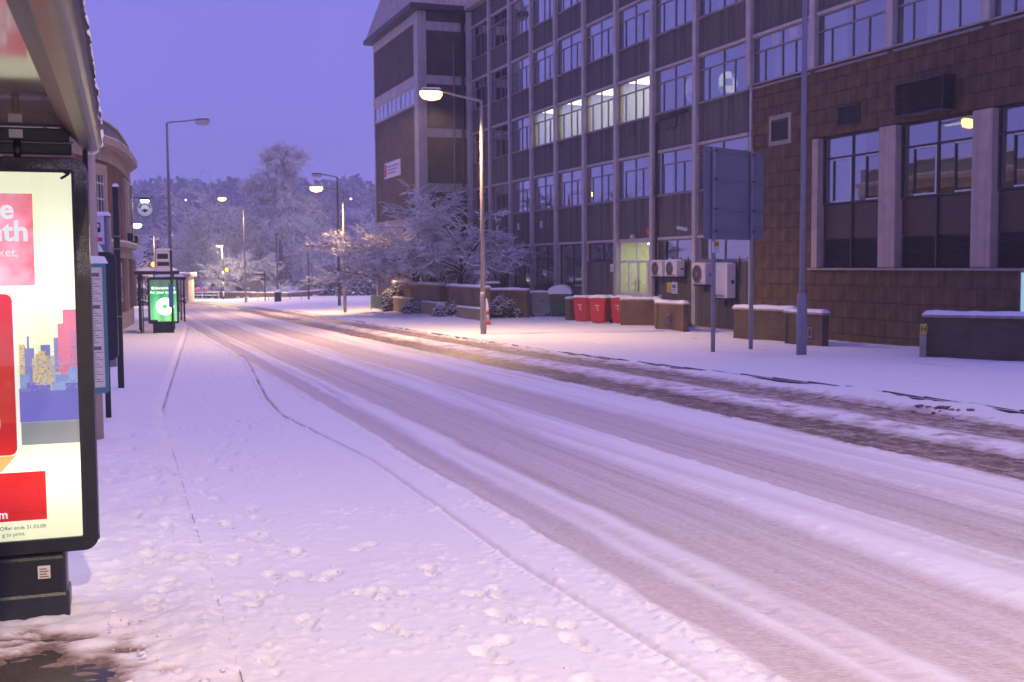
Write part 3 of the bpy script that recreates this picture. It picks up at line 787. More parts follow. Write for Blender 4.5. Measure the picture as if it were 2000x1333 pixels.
# ---- panes and frames
pane_cache = {}
def pane_mesh(w, h):
    k = (round(w, 3), round(h, 3))
    if k not in pane_cache:
        pane_cache[k] = MB().box(-w / 2, w / 2, -0.004, 0.004, -h / 2, h / 2).mesh('pane', 'pane_glass')
    return pane_cache[k]
frame_cache = {}
def layout(w, h, style):
    """rects of the panes (x0,x1,z0,z1) in a window whose corner is 0,0"""
    if style == 'office':
        tz = h * 0.70
        return [(0, .5, 0.70, 1), (.5, 1, .70, 1), (0, .20, 0, .70), (.20, .5, 0, .70), (.5, .72, 0, .70), (.72, 1, 0, .70)]
    if style == 'shop':
        return [(0, .5, .68, 1), (.5, 1, .68, 1), (0, .5, 0, .68), (.5, 1, 0, .68)]
    if style == 'pair': return [(0, .5, 0, 1), (.5, 1, 0, 1)]
    if style == 'big': return [(0, .5, .68, 1), (.5, 1, .68, 1), (0, .18, 0, .68), (.18, .5, 0, .68), (.5, .72, 0, .68), (.72, 1, 0, .68)]
    if style == 'strip': return [(0, .33, 0, 1), (.33, .66, 0, 1), (.66, 1, 0, 1)]
def window(parent, x0, x1, z0, z1, y, style, fmat, room, bl=None, sill=True, fw=0.045, panes=True, roomdepth=2.6, lit=False):
    w = x1 - x0; h = z1 - z0
    L = layout(w, h, style)
    k = (round(w, 2), round(h, 2), style, fmat, fw, sill)
    if k not in frame_cache:
        b = MB(); d = 0.035
        b.box(0, w, -d, d, 0, fw); b.box(0, w, -d, d, h - fw, h); b.box(0, fw, -d, d, fw, h - fw); b.box(w - fw, w, -d, d, fw, h - fw)
        zs = sorted({round(r[2], 3) for r in L if r[2] > 0})
        for z in zs: b.box(fw, w - fw, -d * 1.1, d * 1.1, z * h - fw * .5, z * h + fw * .5)
        done = set()
        for r in L:
            if r[0] > 0 and (r[0], r[2]) not in done:
                done.add((r[0], r[2])); q = fw * (0.55 if r[0] == .5 else 0.38)
                a = fw if r[2] == 0 else r[2] * h + fw * .5; c = h - fw if r[3] == 1 else r[3] * h - fw * .5
                b.box(r[0] * w - q, r[0] * w + q, -d * .9, d * .9, a, c)
        if sill: b.box(0.002, w - 0.002, -0.13, 0.0 - d - 0.002, -0.05, 0.012)
        frame_cache[k] = b.mesh('window', fmat)
    win = link('window', frame_cache[k], parent, (x0, y, z0))
    if panes:
        for r in L:
            o = link('pane', pane_mesh((r[1] - r[0]) * w - fw * .6, (r[3] - r[2]) * h - fw * .6), win, ((r[0] + r[1]) / 2 * w, 0.004, (r[2] + r[3]) / 2 * h))
            o.rotation_euler = (rng.uniform(-.004, .004), 0, rng.uniform(-.006, .006))
    # the room behind
    if room:
        b = MB(); D = roomdepth; e = 0.10
        b.add([(-e, e, -e), (w + e, e, -e), (w + e, D, -e), (-e, D, -e), (-e, e, h + e), (w + e, e, h + e), (w + e, D, h + e), (-e, D, h + e)],
              [(0, 1, 2, 3), (4, 7, 6, 5), (3, 2, 6, 7), (0, 3, 7, 4), (1, 5, 6, 2)], 0)
        b.build('room', room, win)
        if lit:
            b = MB().box(w * .06, w * .94, .35, D - .3, h + e - 0.05, h + e - 0.015)
            b.build('ceiling_light', 'ceiling_panel', win)
            b = MB()
            for q in range(3): b.box(w * (.1 + .3 * q), w * (.1 + .3 * q) + .28, D - .7, D - .3, -e, h * rng.uniform(.12, .35))
            b.build('cabinet', 'room_mid', win)
    if bl:
        a, c, z = bl
        b = MB()
        x = a * w
        while x < c * w - 0.02:
            b.obox((x + 0.045, 0.16, h * (1 + z) / 2), (0.046, 0.003, h * (1 - z) / 2 - .02), rz=R(14)); x += 0.085
        b.build('blind', 'blind', win)
    return win

spc = {}
def spandrel(u0, u1, z0, z1):
    k = (round(u1 - u0, 2), round(z1 - z0, 2))
    if k not in spc: spc[k] = MB().box(0, u1 - u0, 0, 0.16, 0, z1 - z0).mesh('spandrel_panel', 'pebbledash')
    link('spandrel_panel', spc[k], office, (u0, 0.0, z0))
ldg = {}
def ledge(u0, u1, z, nm='ledge', d=0.06):
    k = (round(u1 - u0, 2), d)
    if k not in ldg: ldg[k] = MB().box(0, u1 - u0, -d, 0.15, -0.05, 0.05).mesh(nm, 'concrete')
    link(nm, ldg[k], office, (u0, 0, z), 0, 0.008)

lit_bays = {3, 4, 5, 6}
wrng = random.Random(3)
for i in range(len(FIN) - 1):
    a, c = FIN[i] + 0.13, FIN[i + 1] - 0.13
    for f in (1, 2, 3, 4):
        if i >= 9 and f < 2: continue
        if i >= 9 and f > 3: continue
        s0, h0 = SILL[f], HEAD[f]
        lit = (f == 2 and i in lit_bays)
        if lit: room, bl = 'room_pale', None
        else:
            room = wrng.choice(['room_dark', 'room_dark', 'room_mid'])
            bl = wrng.choice([None, (0.02, 0.98, 0.0), (0.02, 0.98, wrng.uniform(0, .5)), (0.02, 0.98, 0.0), (0.02, 0.55, 0), (0.3, 0.98, 0), (0.02, 0.35, wrng.uniform(0, .3))])
            if (f, i) in ((2, 7), (2, 8)): bl, room = None, 'room_dark'
            if f == 1 and i in (6, 7): bl = (0.02, .3, 0) if i == 7 else (.02, .55, 0)
        window(office, a, c, s0, h0 - 0.05, 0.045, 'office', 'frame_grey', room, bl, lit=lit)
        ledge(a, c, h0, 'ledge')
        # spandrel above the head up to the next sill
        top = SILL[f + 1] - 0.05 if f < 4 else TOP
        if i >= 9 and f == 3: top = TOP
        spandrel(a, c, h0 + 0.05, top)
    if i < 9:
        spandrel(a, c, HEAD[0] + 0.05, SILL[1] - 0.05)
        ledge(a, c, HEAD[0], 'ledge')
        # ground floor
        if i <= 4:
            window(office, a, c, 0.60, HEAD[0] - 0.05, 0.14, 'shop', 'frame_dark', 'room_mid' if i == 3 else 'room_dark', None, fw=0.05, roomdepth=3.0)
            bb = MB().box(0, c - a, 0.0, 0.16, -1.3, 0.55); bb.build('plinth_panel', 'pebbledash', office, (a, 0, 0))
            b = MB().box(a + 0.12, a + 0.62, 0.55, 0.57, 0.62, HEAD[0] - .1); b.build('curtain', 'blind_slat', office)
        elif i in (5, 7, 8):
            window(office, a, c, 1.80, HEAD[0] - 0.05, 0.14, 'pair', 'frame_grey' if i != 5 else 'frame_dark', 'room_mid' if i != 8 else 'room_dark', None, fw=0.05)
            bb = MB().box(0, c - a, 0.0, 0.16, -1.3, 1.75); bb.build('plinth_panel', 'pebbledash', office, (a, 0, 0))
# kerb of stones along the foot of the front
b = MB().box(0.2, 3.6, -0.30, -0.02, -1.0, -0.62); b.build('foot_course', 'coping', office, bevel=0.02)

# ---- entrance in the seventh bay
a, c = FIN[6] + 0.13, FIN[7] - 0.13
w = c - a
en = MB()
H0 = -0.75
for (x0, x1, z0, z1) in ((0, .06, H0, 2.63), (w - .06, w, H0, 2.63), (.06, w - .06, 2.57, 2.63), (.06, w - .06, 1.74, 1.82), (w * .5 - .03, w * .5 + .03, 1.82, 2.57),
                         (w * .27 - .05, w * .27 + .05, H0, 1.74), (w * .54 - .05, w * .54 + .05, H0, 1.74), (w * .82 - .05, w * .82 + .05, H0, 1.74),
                         (.06, w * .27 - .05, .42, .50), (w * .27 + .05, w * .54 - .05, .38, .50), (w * .54 + .05, w * .82 - .05, .38, .50), (w * .82 + .05, w - .06, .42, .50)):
    en.box(x0, x1, -.04, .04, z0, z1)
ent = en.build('entrance_door', 'frame_white', office, (a, 0.10, 0))
for (x0, x1) in ((.06, w * .27 - .05), (w * .27 + .05, w * .54 - .05), (w * .54 + .05, w * .82 - .05), (w * .82 + .05, w - .06)):
    for (z0, z1) in ((.50, 1.74), (H0, .40)):
        link('pane', MB().box(x0, x1, -.004, .004, z0, z1).mesh('pane', 'clear_glass'), ent)
for (x0, x1) in ((.06, w * .5 - .03), (w * .5 + .03, w - .06)):
    link('pane', MB().box(x0, x1, -.004, .004, 1.82, 2.57).mesh('pane', 'clear_glass'), ent)
b = MB(); b.tube([(w * .50, -.08, .55), (w * .50, -.08, 1.05)], .018, 8); b.tube([(w * .58, -.08, .55), (w * .58, -.08, 1.05)], .018, 8); b.build('handle', 'alu', ent)
b = MB()
b.add([(-.1, .12, H0), (w + .1, .12, H0), (w + .1, 3.2, H0), (-.1, 3.2, H0), (-.1, .12, 2.62), (w + .1, .12, 2.62), (w + .1, 3.2, 2.62), (-.1, 3.2, 2.62)],
      [(0, 1, 2, 3), (4, 7, 6, 5), (3, 2, 6, 7), (0, 3, 7, 4), (1, 5, 6, 2)])
b.build('lobby', 'room_pale', ent)
b = MB().box(w * .25, w * .98, .9, 1.02, 2.50, 2.56).box(w * .25, w * .98, 2.0, 2.12, 2.50, 2.56); b.build('ceiling_light', 'tube', ent)
b = MB().box(w * .60, w * .95, 1.6, 2.4, H0, .35).box(w * .1, w * .35, 2.2, 2.9, H0, .25); b.build('reception_desk', 'green_plastic', ent)
b = MB(); b.lathe([(.02, 0), (.14, .02), (.09, .2), (.02, .22)], 12, (w * .47, 1.9, .55)); b.build('desk_lamp', 'bulb_small', ent)

# ---- brown stone cladding on the near end, laid tile by tile
clad = MB()
clad.box(3.72, 19.5, 0.045, 0.30, -1.4, 1.49); clad.box(3.72, 7.2, 0.045, 0.30, 1.49, 5.53); clad.box(18.3, 19.5, 0.045, 0.30, 1.49, 5.53); clad.box(3.72, 19.5, 0.045, 0.30, 5.53, 7.64)
clad = clad.build('clad_wall', 'joint', office)
TWd = 0.95
tile = MB().box(0.007, TWd - 0.007, 0, 0.05, 0.007, 0.4374)
tile = tile.mesh('tile', 'tile_brown')
rows = [(-1.40 + k * 0.4817, 0.4817) for k in range(6)] + [(1.49 + k * 0.4489, 0.4489) for k in range(9)] + [(5.53 + k * 0.422, 0.422) for k in range(5)]
k = 0
for ri, (z, hh) in enumerate(rows):
    spans = [(3.72, 19.5)] if (z < 1.4 or z > 5.5) else [(3.72, 7.2), (18.3, 19.5)]
    for (u0, u1) in spans:
        u = u0 - (TWd / 2 if ri % 2 else 0)
        while u < u1 - 0.02:
            x0 = max(u, u0); x1 = min(u + TWd, u1)
            if x1 - x0 > 0.06:
                o = link('tile', tile, clad, (x0, 0.0 + rng.uniform(-.003, .003), z))
                o.scale = ((x1 - x0) / TWd, 1, hh / 0.4444); k += 1
            u += TWd
b = MB().box(3.66, 19.5, -0.05, 0.12, 7.645, 7.70); b.build('string_course', 'coping', office)
b = MB().box(3.60, 3.715, -0.05, 0.2, -1.3, 7.64); b.build('edge_strip', 'concrete', office)
# big windows between pale piers
for (u0, u1) in ((7.2, 7.5), (10.36, 11.08), (13.98, 14.66), (17.6, 18.3)):
    b = MB().box(u0, u1, -0.08, 0.3, 1.53, 5.50); b.build('pier', 'stone_pale', office, bevel=0.025)
b = MB().box(7.1, 18.4, -0.16, 0.28, 1.46, 1.525); b.build('sill', 'coping', office, bevel=0.01)
for n_, (u0, u1) in enumerate(((7.5, 10.36), (11.08, 13.98), (14.66, 17.6))):
    wn_ = window(office, u0, u1, 3.46, 5.50, 0.16, 'big', 'frame_dark', ('room_mid', 'room_dark', 'room_dark')[n_], ((0.02, .62, 0) if n_ == 0 else None), sill=False, fw=0.06, roomdepth=3.2)
    for (x0, x1) in ((0.18, .5), (.72, 1)):
        ww = u1 - u0; b = MB()
        for (p0, p1, q0, q1) in ((x0 * ww + .03, x1 * ww - .03, .05, .09), (x0 * ww + .03, x1 * ww - .03, 1.31, 1.35), (x1 * ww - .07, x1 * ww - .03, .09, 1.31)):
            b.box(p0, p1, -.06, -.037, q0, q1)
        b.build('casement', 'frame_white', wn_)
    if n_ > 0:
        b = MB().box(.5, 1.2, 1.0, 1.12, 1.98, 2.02).box(1.7, 2.5, 1.8, 1.92, 1.98, 2.02); b.build('ceiling_light', 'reflection_strip', wn_)  # glowing strips added to imitate greenish reflections in these panes
    for hv in range(2):
        m0 = u0 + hv * (u1 - u0) / 2
        b = MB().box(m0 + .03, m0 + (u1 - u0) / 2 - .03, .16, .19, 2.42, 3.44); b.build('infill_panel', 'dark_panel', office)
        b = MB()
        for q in range(14): b.obox((m0 + (u1 - u0) / 4, .17, 1.56 + q * .061), ((u1 - u0) / 4 - .03, .028, .004), rx=R(38))
        b.box(m0 + .03, m0 + (u1 - u0) / 2 - .03, .22, .25, 1.53, 2.42)
        b.build('louvre', 'louvre_dark', office)
    b = MB().box((u0 + u1) / 2 - .028, (u0 + u1) / 2 + .028, .10, .24, 1.53, 3.45); b.build('mullion', 'frame_dark', office)
# ventilation grilles
def grille(u0, u1, z0, z1, d):
    b = MB().box(u0, u1, -d, -d + .03, z0, z0 + .04).box(u0, u1, -d, -d + .03, z1 - .04, z1).box(u0, u0 + .04, -d, -d + .03, z0 + .04, z1 - .04).box(u1 - .04, u1, -d, -d + .03, z0 + .04, z1 - .04)
    if d > .1:
        b.box(u0, u1, -d + .03, .0, z1 - .03, z1 - .001).box(u0, u1, -d + .03, .0, z0 + .001, z0 + .03)
    g = b.build('ventilation_grille', 'frame_dark', office)
    n = int((z1 - z0 - .08) / .062)
    for q in range(n):
        b = MB().obox(((u0 + u1) / 2, -d + .035, z0 + .075 + q * .062), ((u1 - u0) / 2 - .045, .03, .005), rx=R(35)); b.build('slat', 'louvre_dark', g)
    if d > .1:
        for sx in (u0 + .012, u1 - .012):
            for q in range(n):
                b = MB().obox((sx, -d / 2, z0 + .075 + q * .062), (.006, d / 2 - .04, .02), ry=R(20)); b.build('slat', 'louvre_dark', g)
    b = MB().box(u0 + .05, u1 - .05, -.012, -.004, z0 + .05, z1 - .05); b.build('back_plate', 'louvre_dark', g)
b = MB().box(4.72, 5.97, -.010, -.003, 5.52, 6.50); b.build('mortar_patch', 'coping', office)
grille(4.90, 5.80, 5.66, 6.34, .045); grille(8.42, 9.42, 5.74, 6.34, .06); grille(11.42, 13.3, 5.62, 6.52, .42)
# rainwater pipes
b = MB(); b.tube([(-3.02, -.10, -.7), (-3.02, -.10, 7.2), (-2.6, -.10, 7.32), (-0.6, -.10, 7.36)], .05, 8); b.build('rainwater_pipe', 'pipe_dark', office, smooth=True)
b = MB().box(-3.1, 0, -.05, -.004, 6.45, 7.3); 
b = MB().box(-2.4, -1.5, -.06, -.004, 6.9, 7.4); b.build('blanked_opening', 'dark_panel', office)
b = MB().box(-5.6, -5.0, -.05, -.004, 6.95, 7.4); b.build('blanked_opening', 'dark_panel', office)
for u in (-21.9, -18.6, -15.4):
    b = MB().box(u, u + .22, -.05, -.003, 3.5, 3.85); b.build('bird_box_vent', 'white_plastic', office)
# small vents in the window heads of the tenth bay
for u in (4.75, 5.75):
    b = MB()
    for q in range(6): b.box(u, u + .42, .04, .075, 8.76 + q * .075, 8.80 + q * .075)
    b.box(u - .02, u + .44, .076, .085, 8.72, 9.2)
    b.build('window_vent', 'white_plastic', office)

# ---- stair tower
TU0, TU1, TWf = -37.4, -26.6, -3.0       # local y of its front
tw = MB()
tw.box(TU0, TU1, TWf, 9, -1.8, 16.3); tw.build('tower_wall', 'brick_tower', office)
for (z0, z1) in ((2.35, 4.55),):
    b = MB().box(TU0 + .02, TU1 - 1.2, TWf - .035, TWf - .003, z0, z1); b.build('rendered_band', 'stone_pale', office)
b = MB().box(TU0 - .03, TU1 - .75, TWf - .06, TWf - .003, 15.75, 16.3); b.build('frieze', 'concrete', office)
b = MB().box(TU0 - .03, TU1 - .75, TWf - .09, TWf - .003, 12.1, 12.72); b.build('lintel_band', 'concrete', office)
b = MB().box(TU0 - .05, TU0 + .12, TWf - .05, TWf - .002, -1.8, 15.7); b.build('corner_strip', 'concrete', office)
b = MB().box(TU1 - .74, TU1 + .10, TWf - .12, TWf + .42, -1.8, 16.28); b.build('tower_column', 'concrete', office, bevel=0.02)
for z in (2.85, 5.95, 9.12, 12.16, 15.22):
    b = MB().box(TU1 + .002, TU1 + .06, TWf + .43, -.02, z, z + .50); b.build('floor_band', 'concrete', office)
for q in range(3):
    x0 = TU0 + .35 + q * 3.2
    window(office, x0, x0 + 3.1, 11.15, 12.08, TWf - .02, 'strip', 'frame_white', None, (0.02, .98, 0.0), sill=(q > 5), fw=.05)
b = MB().box(TU0 + .2, TU1 - 1.0, TWf - .004, TWf - .001, 11.05, 12.1); b.build('strip_recess', 'room_mid', office)
b = MB().box(TU0 - .05, TU1 - 1.0, TWf - .10, TWf - .003, 11.02, 11.12); b.build('sill', 'concrete', office)
b = MB().box(TU0 - .55, TU1 + .55, TWf - .6, 9.4, 16.32, 16.62); b.build('eaves', 'frame_dark', office, bevel=.02)
b = MB()
b.add([(TU0 - .4, TWf - .45, 16.63), (TU1 + .4, TWf - .45, 16.63), (TU1 + .4, 9.2, 16.63), (TU0 - .4, 9.2, 16.63),
       (TU0 + .9, TWf + .85, 20.5), (TU1 - .9, TWf + .85, 20.5), (TU1 - .9, 8, 20.5), (TU0 + .9, 8, 20.5)],
      [(0, 1, 5, 4), (1, 2, 6, 5), (2, 3, 7, 6), (3, 0, 4, 7), (4, 5, 6, 7)])
trf = b.build('tower_roof', 'copper_roof', office)
for q in range(14):
    k = q / 13.0
    b = MB(); b.tube([(TU0 - .4 + (TU1 - TU0 + .8) * k, TWf - .46, 16.64), (TU0 + .9 + (TU1 - TU0 - 1.8) * k, TWf + .84, 20.5)], .03, 5); b.build('standing_seam', 'copper_roof', trf)
# tower doors, pipes, fittings
b = MB().box(TU1 + .004, TU1 + .07, -2.25, -1.52, -1.2, 1.78).box(TU1 + .004, TU1 + .07, -1.46, -.72, -1.2, 1.78)
dr_ = b.build('louvred_door', 'door_grey', office)
for y0 in (-2.17, -1.38):
    for q in range(26):
        b = MB().obox((TU1 + .08, y0 + .29, -.75 + q * .094), (.012, .27, .03), ry=R(-25)); b.build('slat', 'frame_grey', dr_)
b = MB(); b.tube([(TU1 + .14, -.40, -1.2), (TU1 + .14, -.40, 16.2)], .11, 8); b.build('soil_pipe', 'pipe_dark', office, smooth=True)
b = MB(); b.tube([(TU1 + .12, -.95, -1.2), (TU1 + .12, -.95, 14.6)], .045, 8); b.build('rainwater_pipe', 'frame_grey', office, smooth=True)
b = MB().box(-26.45, -26.2, -.22, .2, -1.3, TOP); b.build('corner_pilaster', 'concrete', office)
b = MB().box(-26.1, -24.4, -.02, .2, -1.0, 2.6); b.build('rendered_panel', 'stone_pale', office)

# ---- things fixed to the office front
def UWz(u, w, z): x, y = UW(u, w); return (x, y, z)
bd = thing('name_board', 'long white name board high on the front of the brick stair tower', 'sign', UWz(-32.75, 3.02, 7.25), ROTF)
b = MB().box(-2.0, 2.0, -.07, 0, 0, 1.0); b.build('panel', 'white_sign', bd, bevel=.02)
b = MB().box(-1.93, -1.35, -.075, -.071, .1, .9); b.build('emblem', 'red_sign', bd)
b = MB()
for q in range(3): b.box(-1.1, 1.6 - .4 * q, -.075, -.071, .65 - q * .2, .74 - q * .2)
b.build('faded_lines', 'frame_grey', bd)
b = MB(); b.tube([(-1.6, -.03, 1.0), (-1.6, -.03, 1.3)], .04, 6); b.build('bracket', 'frame_grey', bd)

def ac_unit(label, u, w, z, wd, hh, dp, fan=True, group='air conditioning units on the office front'):
    o = thing('air_conditioner', label, 'air conditioner', UWz(u, 0.0, z), ROTF, group)
    b = MB().box(0, wd, -dp - .14, -.14, 0, hh); b.build('casing', 'white_plastic', o, bevel=.025)
    if fan:
        b = MB().disc_x((wd * .44, -dp - .143, hh * .5), hh * .40, .004, 28); b.build('fan_opening', 'louvre_dark', o)
        b = MB().disc_x((wd * .44, -dp - .16, hh * .5), hh * .43, .035, 28, r_in=hh * .39)
        for q in range(4): b.disc_x((wd * .44, -dp - .165, hh * .5), hh * (.10 + .075 * q), .008, 24, r_in=hh * (.09 + .075 * q))
        b.disc_x((wd * .44, -dp - .165, hh * .5), hh * .07, .012, 16)
        for q in range(8):
            a = q * PI / 4; b.obox((wd * .44 + math.cos(a) * hh * .22, -dp - .158, hh * .5 + math.sin(a) * hh * .22), (hh * .2, .004, .005), ry=-a)
        b.build('fan_grille', 'frame_grey', o)
    b = MB().box(wd + .001, wd + .006, -dp * .5 - .14, -dp * .5 - .03, hh * .42, hh * .52); b.build('side_handle', 'frame_dark', o)
    b = MB()
    for q in range(5): b.box(wd * .15, wd * .85, -dp - .146, -dp - .1415, hh * .04 + q * .012, hh * .04 + .005 + q * .012)
    b.build('vent_slots', 'frame_dark', o)
    for q in (.08, wd - .12):
        b = MB().box(q, q + .04, -dp - .12, -.003, -.05, -.001).box(q, q + .04, -.03, -.003, -.3, -.05); b.build('bracket', 'black_metal', o)
    b = MB(); b.tube([(wd + .03, -.12, hh * .3), (wd + .12, -.10, hh * .5), (wd + .10, -.05, hh * 1.1), (wd + .05, -.02, hh * 1.2)], .025, 6); b.build('pipe', 'rubber', o)
    snow_top('snow_cap', .02, wd - .02, -dp - .12, -.16, hh, .04, o, seed=int(u * 10), over=0)
    return o
ac_unit('white air conditioner with round fan, first of the pair beside the lit entrance', -2.72, .5, 1.20, .92, .60, .36)
ac_unit('white air conditioner with round fan, second of the pair beside the lit entrance', -1.55, .5, 1.20, .92, .60, .36)
ac_unit('single white air conditioner with round fan behind the first sign post', 0.55, .5, 0.93, .95, .76, .38)
ac_unit('tall narrow white air conditioner without a fan face behind the sign posts', 1.95, .5, 0.48, 1.0, 1.20, .36, fan=False)

def notice(label, u, z, wd, hh, main, extra=None, w=.02, nm='wall_notice'):
    o = thing(nm, label, 'sign', UWz(u, w, z), ROTF)
    b = MB().box(0, wd, -.03, 0, 0, hh); b.build('plate', main, o)
    b = MB()
    for q in range(4): b.box(wd * .12, wd * (.88 - .1 * (q % 2)), -.034, -.031, hh * (.15 + .17 * q), hh * (.22 + .17 * q))
    b.build('printed_lines', extra or 'print', o)
    return o
ny = notice('yellow warning notice on the pebble-dash wall beside a white notice', -2.20, .58, .30, .38, 'yellow_sign')
nw = notice('white and blue parking notice beside the yellow warning notice', -1.84, .54, .44, .44, 'white_sign', 'blue_sign')
b = MB().box(.08, .36, -.036, -.032, .22, .30).box(.13, .31, -.036, -.032, .30, .35); b.build('car_symbol', 'blue_sign', nw)
notice('small pink-white notice on the pale pier beside the entrance', -6.86, 1.36, .28, .32, 'white_sign', w=.245)
notice('small pale plate low on the wall beside the entrance', -2.9, .38, .22, .09, 'white_plastic')
al = thing('alarm_box', 'red alarm bell box on the wall above the entrance', 'alarm', UWz(-3.72, .02, 2.86), ROTF)
b = MB().lathe([(.13, 0), (.15, .03), (.15, .10), (.10, .14)], 16); q = b.build('bell_cover', 'red_sign', al, (0, 0, .13)); q.rotation_euler = (R(90), 0, 0)
b = MB().box(-.12, .12, -.03, 0, -.02, .28); b.build('back_plate', 'white_plastic', al)
cc = thing('security_camera', 'white security camera on a bracket below the second-storey panel', 'camera', UWz(0.0, .25, 2.98), ROTF)
b = MB().obox((-.05, -.34, 0), (.07, .20, .06), rz=R(-25), rx=R(-12)); b.build('housing', 'white_plastic', cc, bevel=.02)
b = MB().tube([(0, 0, -.02), (.02, -.16, -.02), (0, -.24, -.01)], .02, 6); b.build('bracket', 'frame_grey', cc)
b = MB().lathe([(.04, 0), (.045, .02)], 12); q = b.build('lens', 'car_glass', cc, (-.13, -.53, -.04)); q.rotation_euler = (R(80), 0, R(-25))
lt = thing('door_lamp', 'small bulkhead lamp on the ledge over the entrance', 'lamp', UWz(-5.0, .07, 2.72), ROTF)
b = MB().box(-.16, .16, -.12, 0, 0, .18); b.build('body', 'stone_pale', lt, bevel=.03)
b = MB().box(-.12, .12, -.125, -.121, .02, .14); b.build('diffuser', 'white_plastic', lt)
pb = thing('light_panel', 'pale blue lit panel standing against the brown stone wall', 'sign', UWz(15.72, .03, .45), ROTF)
b = MB().box(0, .9, -.10, 0, -.02, 1.02); b.build('case', 'frame_grey', pb)
b = MB().box(.04, .86, -.104, -.101, .03, .97); b.build('lit_face', emat('cyan_face', (.45, .85, .9), .55), pb)
# paper lanterns hanging in two dark second-floor windows
def lantern(label, u, w, z, r, ell, cols):
    o = thing('paper_lantern', label, 'lantern', UWz(u, w, z), ROTF, 'lanterns in the second-floor windows')
    n, mth = 16, 10
    b = MB()
    for i in range(mth):
        for j in range(n):
            def P(a, c): ph = PI * (a / mth - .5); an = 2 * PI * c / n; return (r * math.cos(ph) * math.cos(an), r * math.cos(ph) * math.sin(an), r * ell * math.sin(ph))
            b.add([P(i, j), P(i, j + 1), P(i + 1, j + 1), P(i + 1, j)], [(0, 1, 2, 3)], cols[int(_hash(i // 2 + 3, j // 2 + int(r * 100), 5) * len(cols)) % len(cols)])
    b.build('shade', [emat('lan_white', (1, .95, .72), .95), emat('lan_red', (.9, .10, .10), .8), emat('lan_teal', (.05, .25, .36), .5), emat('lan_grey', (.45, .40, .42), .5)], o)
    b = MB(); b.tube([(0, 0, r * ell), (0, 0, 9.3 - z)], .01, 4); b.build('cord', 'sign_black', o)
lantern('glowing patchwork lantern with a red patch behind the window glass', -1.55, -.9, 8.35, .50, 1.12, [0, 0, 1, 3, 3, 2, 2])
lantern('smaller glowing lantern in the next window beyond the concrete fin', .62, -.9, 8.25, .36, 1.2, [0, 3, 3, 2, 0, 2])
dsg = thing('lit_sign', 'small glowing sign standing inside a ground-floor window', 'sign', UWz(-11.4, -.6, .95), ROTF)
b = MB().box(-.36, .36, -.02, .02, 0, .55); b.build('face', emat('lit_sign_face', (.75, 1, .85), 2.2), dsg)
b = MB()
for q in range(5): b.box(-.12 + .06 * (q % 2), .16 + .06 * (q % 2), -.026, -.022, .08 + q * .09, .13 + q * .09)
b.build('printed_lines', 'sign_black', dsg)
b = MB().box(-.3, .3, -.03, .03, -.35, -.001); b.build('stand', 'frame_dark', dsg)

# ================================================================== NEAR BUS SHELTER (local x across the road, y along it)
PS = 6.13                                   # distance of the advert panel along the road
x, y = ST(PS, 0)
gz = Gf(*ST(PS, -0.5))
sh = thing('bus_shelter', 'bus shelter with a big lit red and white advert panel beside the camera', 'bus shelter', (x, y, 0), TH)
# advert case: a black frame with round corners, its poster lit from behind
def rrect(x0, x1, z0, z1, r, n=6):
    P = []
    for cx, cz, a0 in ((x1 - r, z1 - r, 0), (x0 + r, z1 - r, 90), (x0 + r, z0 + r, 180), (x1 - r, z0 + r, 270)):
        for k in range(n + 1):
            a = R(a0 + 90 * k / n); P.append((cx + r * math.cos(a), cz + r * math.sin(a)))
    return P
def frame_ring(outer, inner, y0, y1):
    n = len(outer); b = MB()
    v = [(p[0], y0, p[1]) for p in outer] + [(p[0], y0, p[1]) for p in inner] + [(p[0], y1, p[1]) for p in outer] + [(p[0], y1, p[1]) for p in inner]
    f = []
    for k in range(n):
        j = (k + 1) % n
        f += [(k, j, n + j, n + k), (2 * n + j, 2 * n + k, 3 * n + k, 3 * n + j), (j, k, 2 * n + k, 2 * n + j), (n + k, n + j, 3 * n + j, 3 * n + k)]
    return b.add(v, f)
AX0, AX1, AZ0, AZ1 = -1.53, -0.155, 0.262, 2.245
PX0, PX1, PZ0, PZ1 = -1.455, -0.228, 0.335, 2.172
ad = frame_ring(rrect(AX0, AX1, AZ0, AZ1, .07), rrect(PX0, PX1, PZ0, PZ1, .012), -.075, .075).build('advert_frame', 'frost_glint_paint', sh, bevel=.006)
b = frame_ring(rrect(PX0 - .012, PX1 + .012, PZ0 - .012, PZ1 + .012, .01), rrect(PX0 + .002, PX1 - .002, PZ0 + .002, PZ1 - .002, .008), -.082, -.0755); b.build('bead', 'navy_steel', ad)
